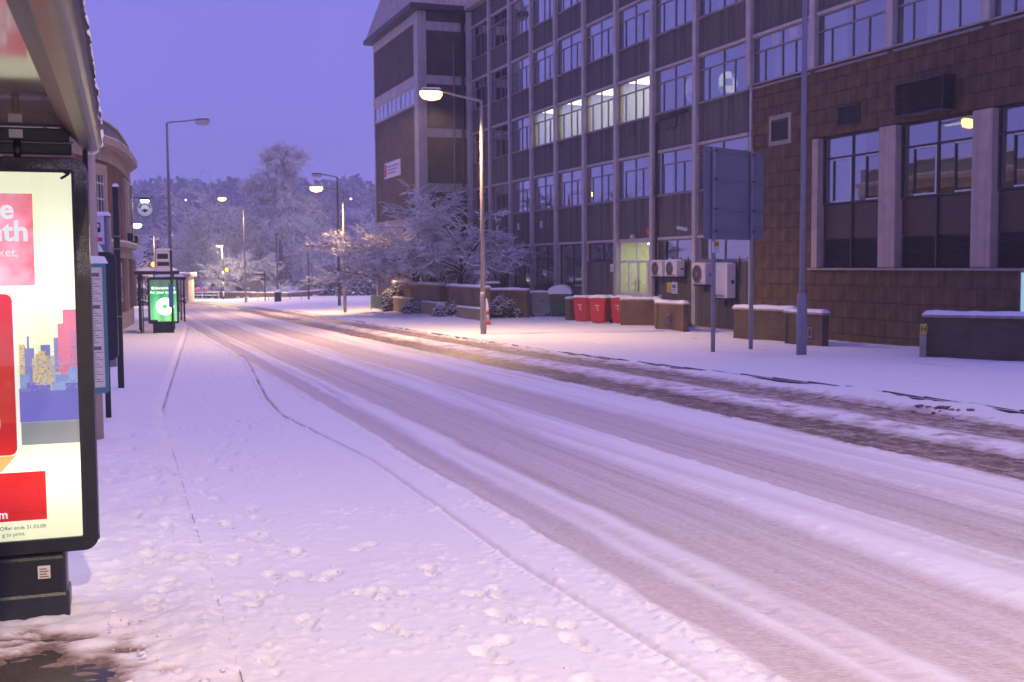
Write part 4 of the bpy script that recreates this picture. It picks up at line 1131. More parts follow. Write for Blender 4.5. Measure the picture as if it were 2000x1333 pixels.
def print_mat(name, col, k, sheen_blotch=0.0):
    """poster ink over the light box: brighter where the tubes stand behind it"""
    mt, nt, bs = nodes_of(name)
    tc = nt.nodes.new('ShaderNodeTexCoord'); sp = nt.nodes.new('ShaderNodeSeparateXYZ'); nt.links.new(tc.outputs['Object'], sp.inputs[0])
    def gauss(zc, wd, amp):
        s1 = nt.nodes.new('ShaderNodeMath'); s1.operation = 'SUBTRACT'; s1.inputs[1].default_value = zc; nt.links.new(sp.outputs[2], s1.inputs[0])
        s2 = nt.nodes.new('ShaderNodeMath'); s2.operation = 'DIVIDE'; s2.inputs[1].default_value = wd; nt.links.new(s1.outputs[0], s2.inputs[0])
        s3 = nt.nodes.new('ShaderNodeMath'); s3.operation = 'MULTIPLY'; nt.links.new(s2.outputs[0], s3.inputs[0]); nt.links.new(s2.outputs[0], s3.inputs[1])
        s4 = nt.nodes.new('ShaderNodeMath'); s4.operation = 'MULTIPLY'; s4.inputs[1].default_value = -1; nt.links.new(s3.outputs[0], s4.inputs[0])
        s5 = nt.nodes.new('ShaderNodeMath'); s5.operation = 'EXPONENT'; nt.links.new(s4.outputs[0], s5.inputs[0])
        s6 = nt.nodes.new('ShaderNodeMath'); s6.operation = 'MULTIPLY'; s6.inputs[1].default_value = amp; nt.links.new(s5.outputs[0], s6.inputs[0])
        return s6.outputs[0]
    g1_ = gauss(1.66, .26, .75); g2_ = gauss(.66, .17, .75)
    ad_ = nt.nodes.new('ShaderNodeMath'); ad_.operation = 'ADD'; nt.links.new(g1_, ad_.inputs[0]); nt.links.new(g2_, ad_.inputs[1])
    ml = nt.nodes.new('ShaderNodeMath'); ml.operation = 'MULTIPLY_ADD'; ml.inputs[1].default_value = k; ml.inputs[2].default_value = k * .80
    nt.links.new(ad_.outputs[0], ml.inputs[0])
    bs.inputs['Emission Color'].default_value = (*col, 1)
    if sheen_blotch:  # pale reflections and wrinkles of the sheet painted into the ink colour
        nz = nt.nodes.new('ShaderNodeTexNoise'); nz.inputs['Scale'].default_value = 5; nz.inputs['Detail'].default_value = 3
        nt.links.new(tc.outputs['Object'], nz.inputs['Vector'])
        mr = nt.nodes.new('ShaderNodeMapRange'); mr.inputs[1].default_value = .35; mr.inputs[2].default_value = .7; mr.inputs[3].default_value = 0; mr.inputs[4].default_value = sheen_blotch
        nt.links.new(nz.outputs[0], mr.inputs[0])
        mc = nt.nodes.new('ShaderNodeMix'); mc.data_type = 'RGBA'; mc.inputs[6].default_value = (*col, 1); mc.inputs[7].default_value = (1, .62, .75, 1)
        nt.links.new(mr.outputs[0], mc.inputs[0]); nt.links.new(mc.outputs[2], bs.inputs['Emission Color'])
    nt.links.new(ml.outputs[0], bs.inputs['Emission Strength'])
    bs.inputs['Base Color'].default_value = (*[c * .4 for c in col], 1); bs.inputs['Roughness'].default_value = .25
    MAT[name] = mt
    return mt
print_mat('ink_cream', (1.0, .97, .66), 1.25)
print_mat('ink_red', (.95, .05, .06), 1.15, .8)
print_mat('ink_redflat', (.92, .028, .020), .85)
print_mat('ink_white', (1, 1, 1), 1.2)
print_mat('ink_blue', (.20, .19, .72), .95)
print_mat('ink_violet', (.30, .28, .62), .95)
print_mat('ink_pink', (.95, .22, .34), .95)
print_mat('ink_gold', (.95, .72, .32), .95)
print_mat('ink_sand', (.78, .62, .42), .9)
print_mat('ink_sky', (.33, .47, .85), .95)
print_mat('ink_grey', (.36, .36, .38), .95)
print_mat('ink_orange', (.95, .55, .18), .9)
print_mat('ink_silver', (.70, .72, .78), .9)
print_mat('ink_dark', (.10, .09, .06), .5)
po = MB().box(PX0, PX1, -.052, .052, PZ0, PZ1).build('poster', 'ink_cream', sh)
YB = -.0525
def ink(nm, poly, mt, layer=1):
    MB().prism_xz(poly, YB - .0005 * layer - .0004, YB - .0005 * layer).build(nm, mt, po)
def rect(x0, x1, z0, z1): return [(x0, z0), (x1, z0), (x1, z1), (x0, z1)]
ink('printed_panel', rect(-1.15, -.414, 1.612, 2.066), 'ink_red', 1)
ink('printed_phone', rrect(-1.02, -.523, .768, 1.572, .035), 'ink_redflat', 3)
ink('phone_edge', rrect(-1.02, -.512, .78, 1.565, .03), 'ink_white', 2)
MB().disc_x((-.70, YB - .0023, .93), .105, .0004, 40).build('printed_roundel', 'ink_silver', po)
ink('roundel_mark', [(-.70, 1.0), (-.64, .93), (-.595, .865), (-.612, .90), (-.67, .985)], 'ink_redflat', 6)
ink('phone_shadow', [(-1.0, .765), (-.53, .765), (-.60, .685), (-1.0, .685)], 'ink_orange', 1)
ink('printed_panel', rect(-1.15, -.397, .434, .680), 'ink_redflat', 1)
# skyline picture
ink('printed_water', rect(-.505, PX1, .93, 1.085), 'ink_blue', 1)
ink('printed_ground', rect(-.502, PX1, .815, .929), 'ink_grey', 1)
for (x0, x1, z1, mt, L) in ((-.50, -.47, 1.32, 'ink_gold', 1), (-.475, -.43, 1.30, 'ink_violet', 2), (-.462, -.452, 1.36, 'ink_violet', 1), (-.44, -.42, 1.25, 'ink_gold', 3), (-.425, -.40, 1.27, 'ink_sand', 2), (-.41, -.378, 1.285, 'ink_gold', 3),
                            (-.40, -.355, 1.315, 'ink_violet', 1), (-.378, -.335, 1.26, 'ink_sand', 2), (-.338, -.312, 1.35, 'ink_violet', 2), (-.318, -.26, 1.42, 'ink_pink', 3), (-.292, PX1, 1.49, 'ink_pink', 2),
                            (-.265, PX1, 1.40, 'ink_pink', 4), (-.50, -.455, 1.17, 'ink_sky', 4), (-.47, -.425, 1.13, 'ink_blue', 5), (-.43, -.375, 1.19, 'ink_gold', 5), (-.385, -.31, 1.175, 'ink_sand', 4), (-.34, -.27, 1.165, 'ink_sky', 5), (-.275, PX1, 1.20, 'ink_sky', 6),
                            (-.505, -.44, 1.10, 'ink_violet', 6), (-.45, -.36, 1.115, 'ink_blue', 7), (-.35, -.28, 1.125, 'ink_sky', 7), (-.29, PX1, 1.12, 'ink_blue', 8)):
    ink('printed_tower', rect(x0, x1, 1.085, z1), mt, L)
for q in range(14): ink('printed_floor', rect(-.262, PX1 - .004, 1.215 + q * .0125, 1.219 + q * .0125), 'ink_violet', 9)
for q in range(5): ink('printed_floor', rect(-.335, -.275, 1.13 + q * .007, 1.1325 + q * .007), 'ink_blue', 9)
TR_ = (R(90), 0, 0)
text('ue', .135, po, (-.500, YB - .003, 1.945), TR_, 'ink_white', align='RIGHT', bold=.0035)
text('nth', .140, po, (-.436, YB - .003, 1.835), TR_, 'ink_white', align='RIGHT', bold=.0035)
text('rket,', .062, po, (-.484, YB - .003, 1.757), TR_, 'ink_white', align='RIGHT')
text('m', .058, po, (-.577, YB - .003, .452), TR_, 'ink_white', align='RIGHT', bold=.0015)
text('afone.co.uk. Offer ends 31.03.09.', .0265, po, (-.398, YB - .003, .392), TR_, 'ink_dark', align='RIGHT')
text('g to print.', .0265, po, (-.500, YB - .003, .360), TR_, 'ink_dark', align='RIGHT')
mk = MB()
for q in range(150):
    xx = rng.uniform(-.495, PX1 - .012); zz = rng.uniform(1.09, 1.24); mk.box(xx, xx + rng.uniform(.003, .012), YB - .0062, YB - .0056, zz, zz + rng.uniform(.002, .008))
stuff(mk.build('printed_windows', 'ink_sky', po))
mk = MB()
for q in range(120):
    xx = rng.uniform(-.495, PX1 - .012); zz = rng.uniform(1.09, 1.30); mk.box(xx, xx + rng.uniform(.003, .009), YB - .0070, YB - .0064, zz, zz + rng.uniform(.002, .010))
stuff(mk.build('printed_windows', 'ink_violet', po))
MB().box(PX0, PX1, -.0665, -.0655, PZ0, PZ1).build('glass_cover', 'clear_glass', sh)
# plinth and its stickers
pl = MB().box(-1.30, -.312, -.10, .10, gz + .0, .258).build('plinth', 'black_paint', sh, bevel=.02)
b = MB().box(-1.32, -.300, -.112, .112, gz - .02, gz + .165); b.build('plinth_foot', 'navy_steel', sh, bevel=.02)
b = MB().box(-.446, -.388, -.103, -.1008, .143, .208); st_ = b.build('sticker', 'paper', pl)
b = MB()
for q in range(4): b.box(-.438, -.396 - .008 * (q % 2), -.1040, -.1032, .150 + q * .013, .156 + q * .013)
b.build('sticker_print', 'print', st_)
b = MB(); b.tube([(-.240, -.06, 2.168), (-.258, -.085, 2.152), (-.276, -.10, 2.140)], .0065, 6); b.tube([(-.240, -.06, 2.168), (-.262, -.075, 2.171)], .0065, 6); b.build('cable_tie', 'sign_black', sh)
# header bars above the case
b = MB().box(-1.9, -.235, -.04, .04, 2.325, 2.392); hb = b.build('header_bar', 'navy_steel', sh, bevel=.006)
b = MB().box(-1.9, -.225, -.035, .035, 2.262, 2.318); b.build('lower_bar', 'navy_steel', sh, bevel=.006)
b = MB().box(-1.9, -.215, -.05, -.0405, 2.3185, 2.3245); b.build('trim_strip', 'alu', sh)
for xx in (-.475, -1.1):
    b = MB().tube([(xx, -.042, 2.24), (xx, -.042, 2.33)], .018, 10); b.build('bolt_sleeve', 'navy_steel', sh, smooth=True)
b = MB().box(-.510, -.447, -.0425, -.0402, 2.340, 2.381); b.build('sticker', 'white_sign', hb)
# roof edge: flanges, a rolled gutter and the sheet
y0, y1 = -9.0, .11
def extr(poly, nm, mt, smooth=False):
    b = MB(); n = len(poly)
    for yy in (y0, y1):
        for p in poly: b.v.append((p[0], yy, p[1]))
    for k in range(n):
        j = (k + 1) % n; b.f.append((k, n + k, n + j, j)); b.m.append(0)
    b.f.append(tuple(range(n))); b.m.append(0); b.f.append(tuple(range(n, 2 * n))[::-1]); b.m.append(0)
    return b.build(nm, mt, sh, smooth=smooth)
extr([(-.268, 2.395), (-.222, 2.352), (-.218, 2.356), (-.262, 2.402)], 'inner_flange', 'alu')
extr([(-.2215, 2.3515), (-.190, 2.318), (-.184, 2.318), (-.184, 2.40), (-.2165, 2.40)], 'roof_beam', 'alu')
prof = [(-.183, 2.305)]
for k in range(9):
    a = R(-100 + k * 20); prof.append((-.130 + .048 * math.cos(a), 2.345 + .048 * math.sin(a)))
prof += [(-.135, 2.43), (-.183, 2.43)]
gt = extr(prof, 'gutter', 'alu', True)
b = MB().box(-1.9, -.262, y0, y1 - .03, 2.398, 2.404); b.build('roof_sheet', 'roof_sheet', sh)
# droplets along the gutter
b = MB()
for q in range(90):
    yy = -rng.random() ** 1.3 * 3.2 + .08; a = R(rng.uniform(-85, -20)); rr = rng.uniform(.0015, .0035)
    b.lathe([(rr * .3, -rr), (rr, 0), (rr * .3, rr)], 5, (-.130 + .049 * math.cos(a), yy, 2.345 + .049 * math.sin(a)))
dp = b.build('droplets', 'clear_glass', sh); stuff(dp)
# snow along the roof
nu, nv = 260, 14
yy = np.linspace(y0, y1 + .01, nu); k = np.linspace(0, 1, nv)
YY, KK = np.meshgrid(yy, k, indexing='ij')
a = KK * PI * 0.95 - 0.15
edge_n = fbm(YY * 9, KK * 2, 4, 301) - .5; edge_f = fbm(YY * 40, KK * 9, 2, 303) - .5
XX = -.152 + (.074 + .024 * edge_n + .007 * edge_f) * np.cos(a); ZZ = 2.440 + (.055 + .02 * edge_n + .006 * edge_f) * np.sin(a)
XX = np.where(KK >= .999, -1.88, XX); ZZ = np.where(KK >= .999, 2.45, ZZ)
V = np.stack([XX, YY, ZZ], -1).reshape(-1, 3)
link('roof_snow', np_mesh('roof_snow', V, grid_faces(nu, nv), 'snow_cap', True), sh)
nu, nv = 30, 12
k1, k2 = np.meshgrid(np.linspace(0, 1, nu), np.linspace(0, 2 * PI, nv), indexing='ij')
cx = np.interp(k1, [0, .5, 1], [-.092, -.10, -.135]); cz = np.interp(k1, [0, .5, 1], [2.41, 2.33, 2.285]); rr = .017 + .012 * np.sin(k1 * 3 * PI) ** 2 * (fbm(k1 * 9, k2, 2, 5))
V = np.stack([cx + rr * np.cos(k2), y1 + .015 + rr * .6 * np.sin(k2), cz + .3 * rr * np.sin(k2 * 2)], -1).reshape(-1, 3)
link('hanging_snow', np_mesh('hanging_snow', V, grid_faces(nu, nv), 'snow_cap', True), sh)
# far corner post of the shelter
b = MB().box(-.178, -.154, .078, .11, .28, 2.30); b.build('corner_post', 'black_metal', sh)

# ================================================================== STOP POSTS ALONG THE NEAR PAVEMENT
def at(X, Y, dz=0.0): return (X, Y, Gf(X, Y) + dz)
o = thing('timetable_post', 'pale bus stop post carrying a teal framed timetable case just behind the advert', 'bus stop', at(-4.44, 12.02), R(16))
b = MB().tube([(0, 0, -.1), (0, 0, 3.6)], .042, 12); b.build('post', 'stone_pale', o, smooth=True)
b = frame_ring(rrect(-.30, .115, .56, 1.95, .03), rrect(-.27, .082, .62, 1.90, .01), -.10, -.045); tf = b.build('timetable_case', 'teal', o)
b = MB().box(-.27, .082, -.085, -.06, .62, 1.90); b.build('page', 'paper', tf)
b = MB()
for z_ in (1.80, 1.46, 1.02):
    MB().box(-.24, .05, -.0872, -.0858, z_, z_ + .04).build('page_heading', 'print', tf)
b = MB()
for q in range(44):
    z_ = .68 + q * .026
    if min(abs(z_ - v) for v in (1.82, 1.48, 1.04)) > .035: b.box(-.24, .06 - .03 * (q % 3), -.0868, -.0858, z_, z_ + .008)
stuff(b.build('page_lines', 'frame_grey', tf))
snow_top('snow_cap', -.31, .125, -.105, -.04, 1.945, .13, o, seed=4, over=.01, res=.03)
o = thing('timetable_case', 'dark timetable case with rounded top on its own post behind the teal one', 'timetable', at(-5.0, 14.0), R(12))
b = MB().prism_xz(rrect(-.22, .10, .78, 2.12, .09), -.10, -.03); b.build('case', 'black_paint', o)
b = MB().prism_xz(rrect(-.19, .07, .85, 2.04, .05), -.104, -.1005); b.build('face', 'navy_steel', o)
b = MB().tube([(-.05, 0, -.1), (-.05, 0, 2.0)], .035, 10); b.build('post', 'black_metal', o, smooth=True)
o = thing('bus_stop_flag', 'white bus stop flag with a black bus symbol on a grey post', 'bus stop', at(-8.17, 22.87), R(14))
b = MB().tube([(0.02, 0, -.1), (.02, 0, 3.12)], .062, 12); b.build('post', 'steel_grey', o, smooth=True)
b = MB().box(-.46, -.045, -.03, .03, 2.28, 3.12); fl = b.build('flag', 'white_sign', o, bevel=.015)
b = MB().prism_xz(rrect(-.42, -.12, 2.78, 2.98, .03), -.034, -.031); bs_ = b.build('bus_symbol', 'sign_black', fl)
b = MB()
for q in range(4): b.box(-.40 + q * .068, -.345 + q * .068, -.0365, -.0345, 2.88, 2.95)
b.build('bus_window', 'white_sign', bs_)
b = MB().box(-.21, -.09, -.034, -.031, 2.60, 2.68); b.build('route_box', 'red_sign', fl)
b = MB().box(-.43, -.26, -.034, -.031, 2.60, 2.68); b.build('route_box', 'blue_sign', fl)
b = MB().box(-.46, -.05, -.034, -.031, 2.32, 2.54); b.build('route_panel', 'frame_grey', fl)
snow_top('snow_cap', -.47, .06, -.05, .05, 3.12, .07, o, seed=9, res=.03)
b = MB().box(-.30, -.05, -.07, -.02, 1.25, 2.12); b.build('timetable_case', 'blue_sign', o)
b = MB().box(-.28, -.10, -.10, .08, .0, 1.2); b.build('litter_box', 'black_paint', o, bevel=.02)
b = MB().box(-.07, .11, -.065, .065, -.05, .9); b.build('post_sleeve', 'steel_grey', o, bevel=.02)
o = thing('black_post', 'tall square black timber post with snow on its top beside the pub', 'post', at(-6.30, 18.06), R(12))
b = MB().box(-.045, .045, -.045, .045, -.1, 3.28); b.build('shaft', 'black_metal', o, bevel=.008)
for z_ in (2.48, 2.28, 1.2):
    b = MB().box(-.052, .052, -.052, .052, z_, z_ + .02); b.build('strap', 'steel_grey', o)
snow_top('snow_cap', -.045, .045, -.045, .045, 3.28, .05, o, seed=2, over=.006, res=.02)
o = thing('round_sign', 'round blue hanging sign with a thick curl of snow on its rim', 'sign', at(-7.05, 19.2), R(14))
b = MB().disc_x((-.30, 0, 2.10), .38, .06, 32); b.build('disc', 'navy_steel', o)
b = MB().disc_x((-.30, -.034, 2.02), .25, .01, 28, ell=.7); b.build('painted_scene', 'stone_mossy', o)
n1_, n2_ = 26, 9
k1, k2 = np.meshgrid(np.linspace(-.12, 2.4, n1_), np.linspace(0, 2 * PI, n2_), indexing='ij')
rr = .055 * np.sin(np.clip((k1 + .12) / 2.52, 0.03, .97) * PI) ** .5 * (.8 + .4 * fbm(k1 * 3, k2 * 0, 2, 8))
V = np.stack([-.30 + (.40 + rr * np.cos(k2)) * np.cos(k1), rr * np.sin(k2) * 1.1, 2.10 + (.40 + rr * np.cos(k2)) * np.sin(k1)], -1).reshape(-1, 3)
link('snow_curl', np_mesh('snow_curl', V, grid_faces(n1_, n2_), 'snow_cap', True), o)
b = MB().tube([(-.75, 0, -.1), (-.75, 0, 2.6), (-.30, 0, 2.62), (-.30, 0, 2.48)], .03, 8); b.build('bracket_post', 'black_metal', o)

# ================================================================== FAR BUS SHELTER WITH THE GREEN ADVERT
o = thing('bus_shelter', 'small black bus shelter with a bright green lit advert and snowy roof', 'bus shelter', at(*ST(41.0, .55)), TH)
Zr = 2.08
for (xx, yy) in ((0, 0), (0, 3.2), (1.22, 3.2)):
    b = MB().box(xx - .035, xx + .035, yy - .035, yy + .035, -.1, Zr); b.build('post', 'black_metal', o)
b = MB().box(-.16, 1.30, -.22, 3.5, Zr, Zr + .13); b.build('roof', 'black_paint', o, bevel=.03)
snow_top('roof_snow', -.12, 1.26, -.18, 3.46, Zr + .13, .09, o, seed=12, res=.12)
b = frame_ring(rrect(.24, 1.26, .38, 1.98, .03), rrect(.31, 1.19, .45, 1.90, .01), -.07, .07); b.build('advert_frame', 'black_paint', o)
def green_print():
    mt, nt, bs = nodes_of('green_poster')
    tc = nt.nodes.new('ShaderNodeTexCoord'); sp = nt.nodes.new('ShaderNodeSeparateXYZ'); nt.links.new(tc.outputs['Object'], sp.inputs[0])
    cr = nt.nodes.new('ShaderNodeValToRGB'); mr = nt.nodes.new('ShaderNodeMapRange'); mr.inputs[1].default_value = .45; mr.inputs[2].default_value = 1.9
    nt.links.new(sp.outputs[2], mr.inputs[0]); nt.links.new(mr.outputs[0], cr.inputs[0])
    e = cr.color_ramp.elements; e[0].position = 0; e[0].color = (.30, .75, .28, 1); e[1].position = 1; e[1].color = (.09, .13, .10, 1)
    q = e.new(.25); q.color = (.22, .90, .36, 1); q = e.new(.7); q.color = (.02, .42, .14, 1); q = e.new(.86); q.color = (.08, .16, .11, 1)
    wv = nt.nodes.new('ShaderNodeTexWave'); wv.inputs['Scale'].default_value = .9; wv.bands_direction = 'X'; nt.links.new(tc.outputs['Object'], wv.inputs[0])
    ml = nt.nodes.new('ShaderNodeMath'); ml.operation = 'MULTIPLY_ADD'; ml.inputs[1].default_value = .45; ml.inputs[2].default_value = .75; nt.links.new(wv.outputs[1], ml.inputs[0])
    nt.links.new(cr.outputs[0], bs.inputs['Emission Color']); nt.links.new(ml.outputs[0], bs.inputs['Emission Strength'])
    bs.inputs['Base Color'].default_value = (.05, .2, .08, 1); MAT['green_poster'] = mt
green_print()
pg = MB().box(.31, 1.19, -.05, .05, .45, 1.90).build('poster', 'green_poster', o)
emat('ad_white', (.95, 1, .95), 2.2)
text('Entertainment', .135, pg, (.755, -.052, 1.57), TR_, 'ad_white', align='CENTER')
text('for your mouth', .135, pg, (.755, -.052, 1.42), TR_, 'ad_white', align='CENTER')
MB().disc_x((.80, -.053, .97), .30, .002, 40, r_in=.085).build('printed_mint', 'ad_white', pg)
b = MB().box(.45, 1.08, -.09, .09, -.05, .375); b.build('plinth', 'black_paint', o)
for (y0_, y1_) in ((.05, 1.55), (1.62, 3.15)):
    b = MB().box(-.006, .006, y0_, y1_, .25, 1.95); b.build('pane', 'clear_glass', o)
b = MB().box(.06, .24, -.005, .005, .25, 1.95); b.build('pane', 'clear_glass', o)
b = MB().box(.05, .09, -.04, .04, -.1, Zr); b.build('mullion', 'black_metal', o)
b = MB().box(.10, .34, .5, 2.6, .46, .50); b.build('seat', 'black_metal', o)
b = MB().box(.38, .46, -.35, -.27, -.05, .46).box(.30, .54, -.45, -.20, .46, .52); b.build('perch', 'black_metal', o)
o = thing('bus_stop_flag', 'bus stop flag and blue case on the black post beside the green advert shelter', 'bus stop', at(-11.78, 39.1), TH)
b = MB().tube([(0, 0, -.1), (0, 0, 3.0)], .042, 10); b.build('post', 'black_metal', o, smooth=True)
b = MB().box(-.50, -.05, -.02, .02, 2.10, 2.94); fl = b.build('flag', 'white_sign', o)
b = MB().prism_xz(rrect(-.46, -.10, 2.62, 2.80, .03), -.024, -.021); b.build('bus_symbol', 'sign_black', fl)
b = MB().box(-.47, -.07, -.024, -.021, 2.38, 2.52); b.build('route_panel', 'sign_black', fl)
snow_top('snow_cap', -.5, .04, -.03, .03, 2.94, .05, o, seed=31, res=.04)
b = MB().box(-.12, .04, -.12, -.04, .95, 1.75); b.build('timetable_case', 'blue_sign', o)
o = thing('bus_shelter', 'dark glazed bus shelter half hidden behind the green advert shelter', 'bus shelter', at(*ST(54.4, 1.55)), TH)
for (xx, yy) in ((0, 0), (1.1, 0), (0, 3), (1.1, 3)):
    b = MB().box(xx - .04, xx + .04, yy - .04, yy + .04, -.1, 1.95); b.build('post', 'black_metal', o)
b = MB().box(-.12, 1.2, -.15, 3.2, 1.95, 2.10); b.build('roof', 'black_paint', o, bevel=.03)
snow_top('roof_snow', -.1, 1.18, -.12, 3.16, 2.10, .08, o, seed=14, res=.15)
b = MB().box(.05, 1.06, -.012, .012, .15, .95); b.build('pane', 'clear_glass', o)
b = MB().box(.05, 1.06, -.012, .012, 1.0, 1.9); b.build('pane', 'clear_glass', o)
b = MB().box(.04, 1.06, -.02, .02, .955, .995); b.build('rail', 'black_metal', o)
b = MB().box(.3, 1.0, 2.0, 2.2, .4, 1.7); b.build('timetable_board', 'steel_grey', o)

# ================================================================== STREET LAMPS
def street_lamp(label, X, Y, H, ax, L, lit, r0=.085, r1=.05, basew=.10, baseh=1.3, power=0, bulb='bulb_sodium', col=(1, .60, .24), cm='steel_lamp', rise=.2, head=.76, nm='street_lamp'):
    o = thing(nm, label, 'street lamp', at(X, Y), 0, 'street lamps along the road')
    ax = Vector((ax[0], ax[1], 0)).normalized()
    b = MB().tube([(0, 0, -.3), (0, 0, baseh), (0, 0, baseh + .12)], [basew, basew, r0], 14); b.build('base', cm, o, smooth=True)
    b = MB().tube([(0, 0, baseh + .10), (0, 0, H * .6), (0, 0, H)], [r0 * .98, (r0 + r1) / 2, r1], 14); b.build('column', cm, o, smooth=True)
    b = MB().box(-.03, .03, -basew - .004, -basew + .01, .5, .95); b.build('access_door', 'frame_grey', o)
    P = [Vector((0, 0, H - .04)) + ax * 0, Vector((0, 0, H + .02)) + ax * .1, Vector((0, 0, H + rise * .55)) + ax * L * .45, Vector((0, 0, H + rise)) + ax * L * .75, Vector((0, 0, H + rise)) + ax * (L - head * .5)]
    b = MB().tube(P, [.042, .040, .034, .030, .030], 8); b.build('bracket_arm', cm, o, smooth=True)
    hc = Vector((0, 0, H + rise)) + ax * (L - head * .05)
    an = math.atan2(ax.y, ax.x)
    b = MB().lathe([(.02, .085), (.10, .078), (.17, .045), (.19, .0)], 16, sx=head / .38, sy=.72); hd = b.build('head', cm, o, tuple(hc), an, smooth=True)
    b = MB().lathe([(.185, -.002), (.195, -.11), (.15, -.23), (.03, -.29)], 16, sx=head / .40, sy=.70)
    b.build('bowl', bulb if lit else 'frame_white', hd, smooth=True)
    snow_top('snow_cap', -head * .4, head * .4, -.09, .09, .075, .035, hd, seed=int(abs(X) * 10), res=.05)
    if lit and power:
        l = bpy.data.lights.new('lamp_light', 'SPOT'); l.energy = power; l.color = col; l.shadow_soft_size = .16; l.spot_size = R(152); l.spot_blend = .55
        lo = bpy.data.objects.new('lamp_light', l); COL.objects.link(lo); lo.parent = o; lo.location = (hc.x, hc.y, hc.z - .42)
    return o
LFT = (-RNx, -RNy)
street_lamp('lit orange street lamp on the pale column in front of the office block', -.94, 36.94, 7.60, LFT, 1.72, True, power=4200, rise=.24)
street_lamp('lit orange street lamp at the edge of the pavement by the snowy cherry trees', -9.84, 66.47, 7.15, LFT, 1.6, True, power=4200, rise=.22)
street_lamp('unlit dark street lamp standing just behind the lit one by the cherry trees', -12.39, 80.99, 9.2, LFT, 1.5, False, cm='bark_grey', r0=.10, basew=.11)
street_lamp('lit street lamp on a tall grey column in front of the round snowy tree', -25.30, 107.16, 9.8, LFT, 2.0, True, power=2600, rise=.1)
street_lamp('unlit tall street lamp column rising behind the green advert shelter', -16.6, 55.0, 9.55, (RNx, RNy * 0), 1.75, False, r0=.10, basew=.12, rise=.12)
street_lamp('lit street lamp low beyond the pub corner next to the fir tree', -28.33, 89.74, 6.4, LFT, 1.35, True, power=1500, rise=.15, bulb='bulb_white')
street_lamp('unlit lamp column with a thick base standing in front of the brown stone wall', 6.61, 25.65, 8.6, LFT, 1.9, False, rise=.25, r0=.068, r1=.055, basew=.115, baseh=1.36, cm='steel_grey')

xb, yb = ST(-6.5, -1.2)
street_lamp('lit street lamp on the near pavement behind the camera', xb, yb, 8.6, (RNx, RNy), 2.6, True, power=8200, rise=.24, col=(1, .74, .40))

# ================================================================== WALLS, BINS AND STREET FURNITURE ON THE FAR SIDE
def wall_run(name, label, pts, hgt, th, bm, cope='coping', snow=.085, cat='wall', zt=None, lift=0.0, cw=.035):
    """a wall along a plan polyline, each leg with its coping and its snow"""
    x0_, y0_ = pts[0]
    g0 = Gf(x0_, y0_) + lift
    o = thing(name, label, cat, (x0_, y0_, g0))
    for i in range(len(pts) - 1):
        (ax_, ay_), (bx_, by_) = pts[i], pts[i + 1]
        L = math.hypot(bx_ - ax_, by_ - ay_); a = math.atan2(by_ - ay_, bx_ - ax_)
        lo = (ax_ - x0_, ay_ - y0_, 0)
        drop = max(0.0, g0 - lift - Gf(bx_, by_), g0 - lift - Gf(ax_, ay_)) + .3
        e = .002 * i
        b = MB().box(-th / 2 * (i > 0), L + th / 2 * (i < len(pts) - 2), -th / 2 + e, th / 2 - e, -drop, hgt - e); b.build('brickwork', bm, o, lo, a)
        if cope:
            b = MB().box(-cw - th / 2 * (i > 0), L + cw + th / 2 * (i < len(pts) - 2), -th / 2 - cw + e, th / 2 + cw - e, hgt - e + .001, hgt + .065 - e); b.build('coping', cope, o, lo, a, bevel=.01)
        if snow: snow_top('snow_cap', -cw * .8 - th / 2 * (i > 0), L + cw * .8, -th / 2 - cw * .8, th / 2 + cw * .8, hgt + (.065 if cope else 0) - e, snow, o, seed=int(abs(ax_) * 13 + i * 5), over=.004, res=.06, loc=lo, rz=a)
    return o
wall_run('brick_wall', 'short brick wall end with snow beside the red bins, next to the green bin', [(2.45, 49.5), (3.15, 50.15)], .95, .28, 'brick_wall')
wl = wall_run('brick_wall', 'stepped brick wall with snowy coping in front of the lit entrance', [(4.25, 43.96), (5.63, 43.71), (5.26, 39.95), (5.97, 38.55)], 1.0, .24, 'brick_wall')
b = MB().box(-.10, .10, -.02, .0, -.16, .16); ht = b.build('hatch', 'frame_grey', wl, (5.60 - 4.25 - .13, 39.25 - 43.96 - .07, .52), math.atan2(38.55 - 39.95, 5.97 - 5.26))
b = MB().box(-.06, .06, -.024, -.021, -.12, .12); b.build('hatch_slot', 'sign_black', ht)
wl = wall_run('brick_wall', 'mossy brick wall with snowy coping behind the two sign posts', [(6.99, 35.04), (8.33, 32.93), (7.98, 32.2), (8.62, 30.91)], .95, .24, 'brick_dark')
b = MB().box(-.09, .09, -.02, .0, -.15, .15); ht = b.build('hatch', 'frame_grey', wl, (8.40 - 6.99 - .1, 31.35 - 35.04 - .07, .45), math.atan2(30.91 - 32.2, 8.62 - 7.98))
b = MB().box(-.055, .055, -.024, -.021, -.11, .11); b.build('hatch_slot', 'sign_black', ht)
wall_run('brick_wall', 'dark brick wall with snow on top under the big windows', [(9.63, 26.25), (12.3, 24.55), (13.0, 25.6)], .97, .25, 'brick_dark')
o = thing('hydrant_marker', 'small yellow hydrant sign with a black H on a stub post', 'sign', at(9.50, 25.98), R(-12))
b = MB().box(-.07, .07, -.05, .05, -.1, .60); b.build('stub_post', 'coping', o, bevel=.01)
b = MB().box(-.075, .075, -.075, -.051, .58, .82); b.build('plate', 'yellow_sign', o, bevel=.01)
text('H', .17, o, (0, -.077, .64), (R(90), 0, 0), 'sign_black', align='CENTER', bold=.004)
wall_run('brick_wall', 'long low brick wall with snow behind the snow-covered shrub', [(-1.3, 52.5), (.75, 51.3)], 1.22, .26, 'brick_wall')

